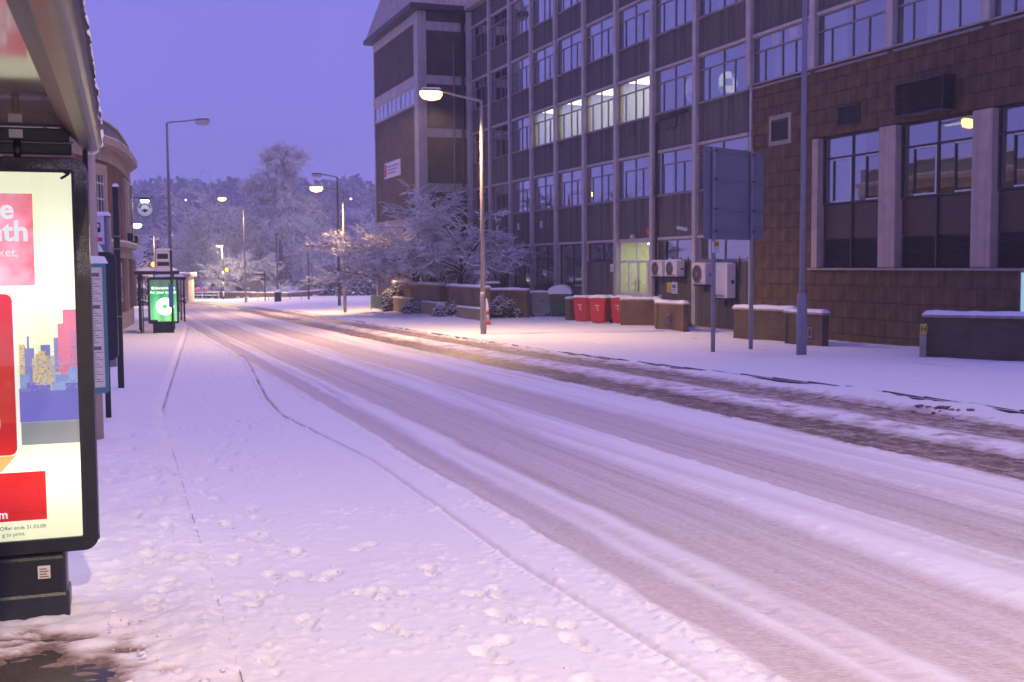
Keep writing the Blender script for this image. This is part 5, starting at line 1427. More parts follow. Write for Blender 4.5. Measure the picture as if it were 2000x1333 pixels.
# the planter front: stepped brick panels and three low stone troughs
pw = thing('planter_wall', 'zigzag of tall brick panels with snow-capped tops under the cherry trees', 'wall', (OX, OY, 0), ROTF)
for (u0, u1, w1, zt) in ((-27.9, -23.3, 4.5, .66), (-23.2, -20.9, 4.72, .60), (-20.85, -16.65, 4.92, .66), (-17.4, -15.25, 4.6, .59), (-15.35, -10.05, 4.9, .64)):
    b = MB().box(u0, u1, -w1, -w1 + .30, -1.3, zt); b.build('brickwork', 'brick_wall', pw)
    b = MB().box(u0 - .05, u1 + .05, -w1 - .05, -w1 + .35, zt + .001, zt + .065); b.build('coping', 'coping', pw, bevel=.01)
    snow_top('snow_cap', u0 - .04, u1 + .04, -w1 - .04, -w1 + .34, zt + .065, .09, pw, seed=int(-u0), over=.004, res=.08)
for n_, (u0, u1, z0, z1) in enumerate(((-24.8, -21.2, -.10, -.15), (-19.1, -15.4, -.18, -.22), (-13.1, -9.5, -.30, -.24))):
    lab = ('mossy stone trough with snow on top nearest the green railing', 'middle mossy stone trough with snow between two snowy shrubs', 'low mossy stone trough with snow beside the pale lamp column')[n_]
    xx, yy = UW((u0 + u1) / 2, 5.2); o = thing('stone_planter', lab, 'planter', (xx, yy, 0), ROTF, 'stone planters in front of the brick panels')
    hw = (u1 - u0) / 2
    b = MB().box(-hw, hw, 0, .25, -1.2, max(z0, z1)); b.build('front_wall', 'stone_mossy', o, bevel=.015)
    snow_top('snow_cap', -hw, hw, 0, .25, max(z0, z1), .07, o, seed=n_ + 40, over=.02, res=.07)
# green railing
xx, yy = UW(-27.6, 5.2); o = thing('railing', 'green-grey metal railing panel beside the stone troughs', 'railing', at(xx, yy), ROTF)
for zz in (.10, .86):
    b = MB().box(-2.4, 2.35, -.02, .02, zz, zz + .05); b.build('rail', 'green_rail', o)
for q in range(44):
    b = MB().box(-2.38 + q * .108, -2.355 + q * .108, -.012, .012, .15, .86); b.build('bar', 'green_rail', o)
for q in (-2.45, 0.06, 2.4):
    b = MB().box(q - .03, q + .03, -.03, .03, -.2, .95); b.build('post', 'green_rail', o)

# road sign seen from behind
A = Vector((4.52, 26.55)); Bv = Vector((6.35, 28.5)); an = math.atan2(Bv.y - A.y, Bv.x - A.x); Lw = (Bv - A).length
o = thing('road_sign', 'large road sign seen from its plain grey back on two tall posts', 'sign', (4.52, 26.55, 0), an)
g1z = Gf(4.74, 26.8)
pA = .32; pB = 2.02
for q in (pA, pB):
    b = MB().tube([(q, -.06, g1z - .3), (q, -.06, 4.42)], .052, 12); b.build('post', 'steel_grey', o, smooth=True)
b = MB().prism_xz(rrect(0, Lw, 2.26, 4.44, .09), 0.0, .012); b.build('panel', 'sign_back', o)
for zz in (2.46, 2.98, 3.68, 4.34):
    b = MB().box(.04, Lw - .04, -.028, -.001, zz - .02, zz + .02); rl = b.build('channel', 'sign_back', o)
    for q in (pA, pB):
        b = MB().box(q - .07, q + .07, -.122, -.113, zz - .016, zz + .016); b.build('clip', 'alu', rl)
b = MB().box(-.12, .12, -.16, -.125, 1.94, 2.22); ys = b.build('warning_plate', 'white_sign', o, (pA - .03, 0, 0))
b = MB().box(-.12, .12, -.164, -.1605, 2.09, 2.22); b.build('yellow_half', 'yellow_sign', ys)
b = MB().box(-.03, .05, -.168, -.1645, 2.13, 2.17); b.build('symbol', 'sign_black', ys)

# bins
def wheelie(label, X, Y, rz, cm, wd=.62, dp=.74, hh=.98, group='red wheeled bins'):
    o = thing('wheeled_bin', label, 'bin', at(X, Y, .03), rz, group)
    b = MB()
    b.add([(-wd * .40, -dp * .40, .06), (wd * .40, -dp * .40, .06), (wd * .40, dp * .38, .06), (-wd * .40, dp * .38, .06),
           (-wd * .5, -dp * .5, hh), (wd * .5, -dp * .5, hh), (wd * .5, dp * .5, hh), (-wd * .5, dp * .5, hh)],
          [(3, 2, 1, 0), (4, 5, 6, 7), (0, 1, 5, 4), (1, 2, 6, 5), (2, 3, 7, 6), (3, 0, 4, 7)])
    b.build('body', cm, o, bevel=.03)
    b = MB().box(-wd * .54, wd * .54, -dp * .54, dp * .52, hh - .02, hh + .035); b.build('rim', cm, o, bevel=.012)
    b = MB().prism_xz([(-wd * .53, hh + .036), (wd * .53, hh + .036), (wd * .53, hh + .07), (0, hh + .10), (-wd * .53, hh + .07)], -dp * .55, dp * .5); b.build('lid', cm, o)
    snow_top('snow_cap', -wd * .52, wd * .52, -dp * .54, dp * .5, hh + .085, .085, o, seed=int(X * 31), over=.012, res=.06)
    for q in (-1, 1):
        b = MB().disc_x((q * wd * .42, dp * .40, .09), .10, .05, 14, axis='x'); b.build('wheel', 'rubber', o)
    b = MB(); b.tube([(-wd * .4, dp * .55, hh - .02), (-wd * .4, dp * .62, hh), (wd * .4, dp * .62, hh), (wd * .4, dp * .55, hh - .02)], .016, 6); b.build('handle', cm, o)
    b = MB().box(-.09, .09, -.004, 0, 0, .05).box(.0, .04, -.004, 0, -.14, -.06).box(.03, .06, -.004, 0, -.20, -.15); q = b.build('stencil', 'white_sign', o, (0, -dp * .475, hh * .74)); q.rotation_euler = (R(-5.5), 0, 0)
    return o
wheelie('red wheeled bin with a snowy lid, leftmost of the red bins', 3.02, 47.35, R(-30), 'red_plastic')
wheelie('red wheeled bin with a snowy lid, the middle and most visible of the red bins', 3.63, 45.7, R(-30), 'red_plastic', wd=.72, dp=.80)
wheelie('red wheeled bin mostly hidden behind the end of the brick wall', 4.42, 45.55, R(-30), 'red_plastic')
wheelie('dark wheeled bin with a snowy lid behind the brick panels by the lamp column', *UW(-12.9, 3.6), R(-60), 'dark_plastic', hh=1.45, group='dark wheeled bins')
wheelie('dark wheeled bin between the green bin and the entrance', 4.35, 51.3, R(-50), 'dark_plastic', hh=1.30, group='dark wheeled bins')
def big_bin(label, X, Y, rz, cm, wd, dp, hh, dome):
    o = thing('waste_container', label, 'bin', at(X, Y, .03), rz, 'large waste containers')
    b = MB()
    b.add([(-wd * .46, -dp * .42, .16), (wd * .46, -dp * .42, .16), (wd * .46, dp * .42, .16), (-wd * .46, dp * .42, .16),
           (-wd * .5, -dp * .5, hh), (wd * .5, -dp * .5, hh), (wd * .5, dp * .5, hh), (-wd * .5, dp * .5, hh)],
          [(3, 2, 1, 0), (4, 5, 6, 7), (0, 1, 5, 4), (1, 2, 6, 5), (2, 3, 7, 6), (3, 0, 4, 7)])
    b.build('body', cm, o, bevel=.03)
    n = 10
    for nm, grow, mt, z_ in (('lid', 0.0, cm, 0.0), ('lid_snow', .035, 'snow_cap', .012)):
        v = []; f = []
        for i in range(n + 1):
            a = PI * i / n
            for yy_ in (-1, 1):
                v.append((-math.cos(a) * (wd * .5 + grow * .3), yy_ * (dp * .5 + grow * .2), hh + z_ + math.sin(a) * (dome + grow * 1.6)))
        for i in range(n): f.append((2 * i, 2 * i + 1, 2 * i + 3, 2 * i + 2))
        f.append(tuple(2 * i for i in range(n + 1))); f.append(tuple(2 * i + 1 for i in range(n + 1))[::-1])
        MB().add(v, f).build(nm, mt, o)
    for qx in (-1, 1):
        for qy in (-1, 1):
            b = MB().disc_x((qx * wd * .38, qy * dp * .34, .08), .085, .05, 12, axis='x'); b.build('wheel', 'rubber', o)
    b = MB().box(-.14, .14, -dp * .5 - .03, -dp * .5 + .02, hh * .62, hh * .66); b.build('handle', 'alu', o)
    return o
big_bin('square grey waste container on castors next to the green one', 1.30, 52.6, R(10), 'grey_plastic', .98, .85, 1.12, .03)
big_bin('green domed waste container with thick snow on its lid', 2.30, 52.75, R(-10), 'green_plastic', 1.15, 1.2, 1.05, .36)
# traffic cone with a snow hat
o = thing('traffic_cone', 'orange and white traffic cone with a tall hat of snow behind the lamp column', 'cone', at(-1.02, 45.2, .03), 0)
b = MB().box(-.20, .20, -.20, .20, -.02, .05); b.build('foot', 'orange_cone', o, bevel=.02)
b = MB().lathe([(.155, .05), (.135, .17)], 20); b.build('skirt', 'orange_cone', o, smooth=True)
b = MB().lathe([(.134, .17), (.098, .42)], 20); b.build('sleeve', 'white_sign', o, smooth=True)
b = MB().lathe([(.097, .42), (.075, .58)], 20); b.build('collar', 'orange_cone', o, smooth=True)
b = MB().lathe([(.085, .55), (.10, .62), (.09, .80), (.05, .98), (.015, 1.07)], 16); b.build('snow_hat', 'snow_cap', o, smooth=True)
text('3', .17, o, (-.06, -.135, .225), (R(82), 0, R(-10)), 'sign_black', bold=.002)

# ================================================================== PLANTS
def seg_mesh(name, P0, P1, R0, R1, n, matn, smooth=True):
    P0 = np.asarray(P0, float); P1 = np.asarray(P1, float); R0 = np.asarray(R0, float)[:, None]; R1 = np.asarray(R1, float)[:, None]
    D = P1 - P0; D /= np.maximum(np.linalg.norm(D, axis=1, keepdims=True), 1e-6)
    Q = np.where(np.abs(D[:, 2:3]) < .9, np.array([[0, 0, 1.]]), np.array([[1., 0, 0]]))
    E1 = np.cross(D, Q); E1 /= np.linalg.norm(E1, axis=1, keepdims=True); E2 = np.cross(D, E1)
    V = []
    for P, Rr_ in ((P0, R0), (P1, R1)):
        for k in range(n):
            a = 2 * PI * k / n; V.append(P + (E1 * math.cos(a) + E2 * math.sin(a)) * Rr_)
    V = np.stack(V, 1)                                    # m, 2n, 3
    m_ = len(P0); F = []
    for k in range(n):
        j = (k + 1) % n; F.append([k, j, n + j, n + k])
    F = (np.array(F)[None] + (np.arange(m_) * 2 * n)[:, None, None]).reshape(-1, 4)
    return np_mesh(name, V.reshape(-1, 3), F, matn, smooth)
def snow_strips(name, P0, P1, R0, wmin, hmin, matn='snow_cap', rs=None):
    """snow lying along the upper side of branches"""
    P0 = np.asarray(P0); P1 = np.asarray(P1); R0 = np.asarray(R0)[:, None]
    D = P1 - P0; L = np.linalg.norm(D, axis=1, keepdims=True); D = D / np.maximum(L, 1e-6)
    S_ = np.cross(D, np.array([[0, 0, 1.]])); S_ /= np.maximum(np.linalg.norm(S_, axis=1, keepdims=True), 1e-3)
    U_ = np.cross(S_, D)
    k = 0.6 + 0.8 * (rs or nr).rand(len(P0), 1)
    w_ = np.clip(R0 * .9, wmin, wmin * 2.2) * k; h_ = np.clip(R0 * .7, hmin, hmin * 2.0) * k
    V = []
    for P in (P0, P1):
        V += [P + S_ * w_ + U_ * R0 * .3, P + U_ * (R0 + h_), P - S_ * w_ + U_ * R0 * .3]
    V = np.stack(V, 1)
    F = np.array([[0, 1, 4, 3], [1, 2, 5, 4], [2, 0, 3, 5]])
    F = (F[None] + (np.arange(len(P0)) * 6)[:, None, None]).reshape(-1, 4)
    return np_mesh(name, V.reshape(-1, 3), F, matn, True)

def grow_tree(seed, H, spread, trunk_h, r0, limbs, sub, sub2, twigs, flat, up, twl, lean=0.0, droop=0.0, shape='round', el0=12):
    rg = random.Random(seed); segs = []; ends = []
    def rv(k): return Vector((rg.gauss(0, k), rg.gauss(0, k), rg.gauss(0, k)))
    def br(p, d, L, r, lv, ns):
        pts = [p]; q = p.copy(); dd = d.normalized()
        for i in range(ns):
            dd = (dd + rv(.20) + Vector((0, 0, up * (.5 if lv < 2 else .15) - droop * lv * .5))).normalized()
            if lv >= 1: dd = Vector((dd.x, dd.y, dd.z * (1 - flat * .5))).normalized()
            n = q + dd * (L / ns)
            segs.append((q.copy(), n.copy(), r * (1 - .75 * i / ns), r * (1 - .75 * (i + 1) / ns), lv))
            q = n; pts.append(q.copy())
        return pts, dd
    tp = [Vector((0, 0, -.3))]; q = Vector((0, 0, -.3)); d = Vector((lean, 0, 1)).normalized()
    top = H * .86 if shape == 'tall' else trunk_h
    ns = 8 if shape == 'tall' else 3
    for i in range(ns):
        d = (d + rv(.05)).normalized(); n = q + d * ((top + .3) / ns)
        segs.append((q.copy(), n.copy(), r0 * (1 - .8 * i / ns * (1 if shape == 'tall' else .25)), r0 * (1 - .8 * (i + 1) / ns * (1 if shape == 'tall' else .25)), 0)); q = n; tp.append(q.copy())
    for a in range(limbs):
        az = 2 * PI * a / limbs * (2.4 if shape == 'tall' else 1) + rg.uniform(-.4, .4)
        if shape == 'tall':
            k = (a + .5) / limbs; hz = trunk_h + (top - trunk_h) * k; p = Vector((0, 0, hz)) + (tp[min(len(tp) - 1, int(k * ns) + 1)] * Vector((1, 1, 0)) if False else Vector((0, 0, 0)))
            L = spread * (.20 + .80 * (1 - k) ** .62) * min(1, .62 + 1.6 * k) * rg.uniform(.75, 1.1); el = R(22 + 42 * k)
        else:
            p = tp[-1] + Vector((0, 0, -rg.uniform(0, trunk_h * .25))); el = R(rg.uniform(el0, 80)); L = rg.uniform(.72, .92) / math.sqrt((math.cos(el) / spread) ** 2 + (math.sin(el) / (H - trunk_h)) ** 2)
        d = Vector((math.cos(az) * math.cos(el), math.sin(az) * math.cos(el), math.sin(el)))
        P, _ = br(p, d, L, r0 * (.26 if shape == 'tall' else .42), 1, 5)
        for b_ in range(sub):
            k = rg.uniform(.25, 1.0); i = min(4, int(k * 5)); pp = P[i].lerp(P[i + 1], k * 5 - i)
            dir_ = (P[i + 1] - P[i]).normalized(); dv = (dir_ + rv(.65)).normalized()
            P2, _ = br(pp, dv, L * rg.uniform(.28, .48), r0 * .16, 2, 4)
            for c_ in range(sub2):
                k2 = rg.uniform(.2, 1.0); i2 = min(3, int(k2 * 4)); p3 = P2[i2].lerp(P2[i2 + 1], k2 * 4 - i2)
                d3 = ((P2[i2 + 1] - P2[i2]).normalized() + rv(.6)).normalized()
                P3, _ = br(p3, d3, L * rg.uniform(.14, .26), r0 * .07, 3, 3)
                for t_ in range(twigs):
                    k3 = rg.uniform(.1, 1.0); i3 = min(2, int(k3 * 3)); p4 = P3[i3].lerp(P3[i3 + 1], k3 * 3 - i3)
                    d4 = ((P3[i3 + 1] - P3[i3]).normalized() + rv(.55)); d4.z *= (1 - flat); d4.z -= droop; d4.normalize()
                    n4 = p4 + d4 * twl * rg.uniform(.5, 1.2)
                    segs.append((p4, n4, r0 * .035, r0 * .02, 4))
    return segs
def tree(name, label, X, Y, seed, dz=0.0, bark='bark', snow=(.022, .022), tmin=.007, keep=.95, group=None, mats_tw=None, rz=0.0, **kw):
    o = thing(name, label, 'tree', at(X, Y, dz), rz, group)
    sg_ = grow_tree(seed, **kw)
    P0 = np.array([tuple(s[0]) for s in sg_]); P1 = np.array([tuple(s[1]) for s in sg_]); R0 = np.array([max(s[2], tmin) for s in sg_]); R1 = np.array([max(s[3], tmin * .8) for s in sg_]); LV = np.array([s[4] for s in sg_])
    big = LV <= 1
    tk = LV == 0
    link('trunk', seg_mesh('trunk', P0[tk], P1[tk], R0[tk], R1[tk], 9, bark), o)
    lb = LV == 1
    link('limbs', seg_mesh('limbs', P0[lb], P1[lb], R0[lb], R1[lb], 6, bark), o)
    cr_ = link('crown', seg_mesh('crown', P0[~big], P1[~big], R0[~big], R1[~big], 3, mats_tw or bark, False), o)
    D = P1 - P0; D /= np.linalg.norm(D, axis=1, keepdims=True)
    fl = (np.abs(D[:, 2]) < .88) & (~tk) & (np.random.RandomState(seed).rand(len(D)) < keep)
    link('snow_cover', snow_strips('snow_cover', P0[fl], P1[fl], R0[fl], snow[0], snow[1]), o)
    return o
x1_, y1_ = UW(-23.4, 3.95)
tree('cherry_tree', 'spreading bare cherry tree thick with snow, its twigs reaching to the lit lamp', x1_, y1_, 5, dz=.35, H=7.2, spread=4.6, trunk_h=1.75, r0=.17, limbs=11, sub=10, sub2=8, twigs=7, flat=.55, up=.02, twl=.46, snow=(.022, .020), el0=20, group='snowy cherry trees')
x1_, y1_ = UW(-16.6, 3.95)
tree('cherry_tree', 'snow-laden bare cherry tree nearest the office windows behind the lamp column', x1_, y1_, 8, dz=.35, H=7.2, spread=3.3, trunk_h=1.9, r0=.16, limbs=10, sub=10, sub2=8, twigs=7, flat=.5, up=.04, twl=.42, snow=(.022, .020), el0=22, group='snowy cherry trees')
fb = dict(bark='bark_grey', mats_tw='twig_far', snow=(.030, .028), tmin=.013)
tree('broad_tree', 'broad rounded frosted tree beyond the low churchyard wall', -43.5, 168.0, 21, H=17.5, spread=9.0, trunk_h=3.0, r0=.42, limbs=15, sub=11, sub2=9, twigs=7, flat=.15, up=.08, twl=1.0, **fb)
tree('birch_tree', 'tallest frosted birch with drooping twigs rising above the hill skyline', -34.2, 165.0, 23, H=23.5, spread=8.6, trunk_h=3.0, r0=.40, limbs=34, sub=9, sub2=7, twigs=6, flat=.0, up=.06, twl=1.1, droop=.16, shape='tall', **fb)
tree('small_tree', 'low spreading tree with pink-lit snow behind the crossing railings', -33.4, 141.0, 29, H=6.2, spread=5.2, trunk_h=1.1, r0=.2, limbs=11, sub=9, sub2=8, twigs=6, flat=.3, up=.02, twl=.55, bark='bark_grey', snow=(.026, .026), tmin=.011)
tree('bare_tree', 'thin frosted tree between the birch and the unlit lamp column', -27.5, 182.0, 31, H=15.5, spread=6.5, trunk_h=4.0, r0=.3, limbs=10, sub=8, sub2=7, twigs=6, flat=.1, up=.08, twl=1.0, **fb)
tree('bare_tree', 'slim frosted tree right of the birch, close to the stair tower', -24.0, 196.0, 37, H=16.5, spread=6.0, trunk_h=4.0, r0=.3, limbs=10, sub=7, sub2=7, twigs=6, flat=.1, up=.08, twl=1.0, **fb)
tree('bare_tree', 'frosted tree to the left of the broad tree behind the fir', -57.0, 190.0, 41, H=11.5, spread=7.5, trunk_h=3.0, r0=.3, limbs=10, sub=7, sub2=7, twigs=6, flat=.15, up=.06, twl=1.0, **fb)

def blade_bush(name, label, cat, X, Y, rx, ry, rz_, n, blade, dz=0.0, snowk=.45, seed=1, green='evergreen', cone=False, group=None, arch=False):
    o = thing(name, label, cat, at(X, Y, dz), 0, group)
    rs = np.random.RandomState(seed)
    ph = rs.rand(n) * 2 * PI; ct = rs.rand(n) ** .8; rr = .55 + .45 * rs.rand(n) ** .5
    if cone:
        z = rs.rand(n) ** 1.2 * rz_; rad_ = (1 - z / rz_) * (0.62 + .38 * np.sin(z * 5.5 / rz_ * PI) ** 2) * rr
        P = np.stack([rx * rad_ * np.cos(ph), ry * rad_ * np.sin(ph), z], -1); Nn = np.stack([np.cos(ph), np.sin(ph), -.25 + 0 * ph], -1)
    else:
        st_ = np.sqrt(1 - ct ** 2)
        lump = .82 + .36 * vn(ph * 2.2, ct * 4, seed)
        P = np.stack([rx * st_ * np.cos(ph) * rr * lump, ry * st_ * np.sin(ph) * rr * lump, rz_ * ct * rr * lump], -1); Nn = P / np.array([rx, ry, rz_]) ** 2
    Nn = Nn / np.linalg.norm(Nn, axis=1, keepdims=True)
    d = Nn + .6 * rs.randn(n, 3); d[:, 2] -= .25 if arch else 0; d /= np.linalg.norm(d, axis=1, keepdims=True)
    s_ = np.cross(d, rs.randn(n, 3)); s_ /= np.linalg.norm(s_, axis=1, keepdims=True)
    L = blade * (.6 + .8 * rs.rand(n, 1)); Wd = L * .30
    V = np.stack([P - s_ * Wd, P + s_ * Wd, P + d * L + s_ * Wd * .4, P + d * L - s_ * Wd * .4], 1)
    F = np.arange(n * 4).reshape(-1, 4)
    link('foliage', np_mesh('foliage', V.reshape(-1, 3), F, green), o)
    up_ = rs.rand(n) < snowk * (.35 + P[:, 2] / rz_)
    Ps = P[up_] + np.array([0, 0, .03]); ds = d[up_].copy(); ds[:, 2] *= .25; ds /= np.linalg.norm(ds, axis=1, keepdims=True)
    ss = np.cross(ds, np.array([[0, 0, 1.]])); L2 = L[up_]; W2 = L2 * .42
    V = np.stack([Ps - ss * W2, Ps + ss * W2, Ps + ds * L2 + ss * W2 * .6, Ps + ds * L2 - ss * W2 * .6, Ps + ds * L2 * .45 + np.array([0, 0, 1.]) * L2 * .34], 1)
    k = np.arange(len(Ps))[:, None] * 5
    F = np.concatenate([k + np.array([[0, 1, 4]]), k + np.array([[1, 2, 4]]), k + np.array([[2, 3, 4]]), k + np.array([[3, 0, 4]])], 0)
    link('snow_cover', np_mesh('snow_cover', V.reshape(-1, 3), F, 'snow_cap', True), o)
    b = MB().tube([(0, 0, -.2), (0, 0, rz_ * .55)], [max(.03, rx * .06), .02], 6); b.build('stem', 'bark', o)
    return o
blade_bush('evergreen_shrub', 'rounded evergreen shrub bowed under snow beside the traffic cone', 'shrub', -.25, 52.0, .98, .9, 1.0, 2600, .13, snowk=.62, seed=3)
blade_bush('planter_shrub', 'snowy shrub between the first and second stone troughs', 'shrub', *UW(-20.2, 5.1), .75, .5, .55, 700, .14, snowk=.85, seed=5, group='shrubs between the troughs')
blade_bush('planter_shrub', 'snowy shrub between the second and third stone troughs', 'shrub', *UW(-14.3, 5.1), .85, .5, .60, 700, .14, snowk=.85, seed=6, group='shrubs between the troughs')
blade_bush('planter_shrub', 'snowy shrub hanging over the end of the green railing', 'shrub', *UW(-25.6, 4.95), .6, .5, 1.5, 800, .16, snowk=.9, seed=7)
blade_bush('fir_tree', 'small fir tree loaded with snow behind the green advert shelter', 'tree', -30.3, 96.0, 2.4, 2.4, 5.6, 3600, .42, snowk=.75, seed=9, cone=True)
for n_, (X_, Y_, rx_, rz__, lab) in enumerate(((-24.2, 150, 3.4, 2.6, 'large frosted bush behind the low wall beside the dark thin post'), (-19.8, 148, 3.0, 3.0, 'frosted bush behind the low wall between the two lamp columns'), (-17.0, 152, 2.6, 2.4, 'frosted bush behind the notice board'), (-22.5, 163, 2.6, 4.6, 'dark yew bush rising behind the frosted bushes'))):
    blade_bush('churchyard_bush', lab, 'shrub', X_, Y_, rx_, rx_, rz__, 2200, .42, snowk=.80 if n_ < 3 else .45, seed=50 + n_, group='bushes in the churchyard')
# far wood on the hillside: reads as one mass
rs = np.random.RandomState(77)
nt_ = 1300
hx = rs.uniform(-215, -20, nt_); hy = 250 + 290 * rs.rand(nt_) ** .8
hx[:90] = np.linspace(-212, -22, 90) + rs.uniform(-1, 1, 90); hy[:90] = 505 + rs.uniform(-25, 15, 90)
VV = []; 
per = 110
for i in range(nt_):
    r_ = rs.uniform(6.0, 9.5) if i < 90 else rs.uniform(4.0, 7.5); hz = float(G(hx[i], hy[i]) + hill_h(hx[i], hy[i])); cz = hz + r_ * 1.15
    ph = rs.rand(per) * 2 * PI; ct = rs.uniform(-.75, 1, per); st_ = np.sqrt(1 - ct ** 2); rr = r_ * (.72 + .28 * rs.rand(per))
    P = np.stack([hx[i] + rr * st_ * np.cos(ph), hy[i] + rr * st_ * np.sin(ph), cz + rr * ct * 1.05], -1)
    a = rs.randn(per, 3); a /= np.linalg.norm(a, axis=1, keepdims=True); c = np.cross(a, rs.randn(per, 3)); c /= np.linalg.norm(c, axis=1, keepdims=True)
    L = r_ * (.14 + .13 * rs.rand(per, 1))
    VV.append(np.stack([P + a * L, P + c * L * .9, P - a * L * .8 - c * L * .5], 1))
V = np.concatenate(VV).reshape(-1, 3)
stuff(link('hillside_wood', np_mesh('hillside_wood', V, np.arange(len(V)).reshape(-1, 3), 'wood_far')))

# ================================================================== PUB ON THE NEAR SIDE
pub_st = [(30.0, -7.5), (34.0, -4.6), (37.0, -2.8), (39.2, -1.75), (41.3, -.95), (43.2, -.42), (45.5, -.10), (48.2, .10), (51.2, .30), (53.4, .42)]
ox_, oy_ = ST(41.3, -.95); oz_ = -1.3
pub = thing('pub_building', 'curved brick pub with pale stone window surrounds and a deep stone cornice', 'building', (ox_, oy_, 0))
pp = [Vector((ST(*q)[0] - ox_, ST(*q)[1] - oy_)) for q in pub_st]
pp.append(Vector((ST(53.4, -16)[0] - ox_, ST(53.4, -16)[1] - oy_)))
def strip(nm, mt, z0, z1, off, i0=0, i1=None, th=.3, smooth=False):
    P = pp[i0:i1]; n = len(P)
    Nn = []
    for i in range(n):
        a = P[max(0, i - 1)]; c = P[min(n - 1, i + 1)]; d = (c - a).normalized(); Nn.append(Vector((d.y, -d.x)))
    b = MB()
    for i in range(n):
        o1 = P[i] + Nn[i] * off; o0 = P[i] + Nn[i] * (off - th)
        b.v += [(o1.x, o1.y, z0), (o1.x, o1.y, z1), (o0.x, o0.y, z1), (o0.x, o0.y, z0)]
    for i in range(n - 1):
        k = 4 * i
        for q in range(4):
            j = (q + 1) % 4; b.f.append((k + q, k + 4 + q, k + 4 + j, k + j)); b.m.append(0)
    b.f.append((0, 1, 2, 3)); b.m.append(0); k = 4 * (n - 1); b.f.append((k + 3, k + 2, k + 1, k)); b.m.append(0)
    return b.build(nm, mt, pub)
strip('wall', 'brick_pub', -1.3, 6.0, 0, th=.35)
strip('base_course', 'stone_pale', -1.3, -.05, .10, th=.2)
strip('shop_cornice', 'stone_pale', 2.45, 2.62, .32, th=.6)
strip('shop_fascia', 'stone_pale', 2.05, 2.449, .10, th=.2)
strip('ledge_snow', 'snow_cap', 2.621, 2.70, .30, th=.3)
strip('frieze', 'stone_pale', 5.45, 5.95, .06, th=.2)
strip('cornice', 'stone_pale', 5.951, 6.20, .42, th=.8)
strip('cornice_snow', 'snow_cap', 6.201, 6.26, .38, th=.4)
strip('parapet', 'frame_grey', 6.2, 6.78, .02, th=.35)
strip('parapet_coping', 'frame_grey', 6.781, 6.86, .08, th=.5)
strip('parapet_snow', 'snow_cap', 6.861, 6.93, .06, th=.45)
strip('roof', 'snow_cap', 6.1, 6.15, -.3, th=6.5)
def pub_feature(k0, depth, builder):
    i = int(k0); f = k0 - i
    p = pp[i].lerp(pp[i + 1], f); d = (pp[i + 1] - pp[i]).normalized()
    a = math.atan2(d.y, d.x)
    return p, a
def pub_window(k0, wd, z0, z1, surround=.28):
    p, a = pub_feature(k0, 0, None)
    # local x along the wall (away), outward is -y
    b = MB()
    s_ = surround
    b.box(-wd / 2 - s_, -wd / 2, -.10, .02, z0 - .25, z1 + .35).box(wd / 2, wd / 2 + s_, -.10, .02, z0 - .25, z1 + .35).box(-wd / 2, wd / 2, -.10, .02, z1, z1 + .35).box(-wd / 2, wd / 2, -.14, .02, z0 - .25, z0)
    o = b.build('window', 'stone_pale', pub, (p.x, p.y, 0), a, bevel=.02)
    b = MB().box(-wd / 2, wd / 2, -.02, -.012, z0, z1); b.build('pane', 'car_glass', o)
    b = MB(); h_ = z1 - z0
    b.box(-wd / 2, -wd / 2 + .05, -.06, -.022, z0, z1).box(wd / 2 - .05, wd / 2, -.06, -.022, z0, z1)
    for q in (0, .12, .46, .80, 1): b.box(-wd / 2 + .05, wd / 2 - .05, -.058, -.022, z0 + q * h_ - .025 * (q > 0), z0 + q * h_ + .025 * (q < 1))
    for q in (-.17, .17): b.box(q * wd - .015, q * wd + .015, -.05, -.022, z0 + .03, z1 - .03)
    b.build('sash', 'white_sign', o)
pub_window(4.42, 1.0, 3.35, 4.95, .26); pub_window(7.62, 1.0, 3.35, 4.95); pub_window(1.5, 1.0, 3.35, 4.95)
for k0 in (6.85, 8.45):
    p, a = pub_feature(k0, 0, None); b = MB().box(-.22, .22, -.14, .02, 2.72, 5.24); b.build('pilaster', 'stone_pale', pub, (p.x, p.y, 0), a, bevel=.02)
for k0 in (6.75, 8.8):
    p, a = pub_feature(k0, 0, None); b = MB().box(-.18, .18, -.16, .02, -.04, 2.04); b.build('shop_pilaster', 'stone_pale', pub, (p.x, p.y, 0), a, bevel=.02)
for k0 in (4.8, 6.0, 7.2):
    p, a = pub_feature(k0, 0, None)
    b = MB().box(-.75, .75, -.035, .0, .35, 1.95); o_ = b.build('shop_window', 'frame_dark', pub, (p.x, p.y, 0), a)
    b = MB().box(-.68, .68, -.042, -.036, .42, 1.88); b.build('pane', 'car_glass', o_)
for k0, z_ in ((7.0, 3.0), (8.4, 3.0)):
    p, a = pub_feature(k0, 0, None); b = MB().box(-.4, .4, -.35, .0, z_ - .25, z_ + .05); b.build('flower_box', 'black_metal', pub, (p.x, p.y, 0), a)
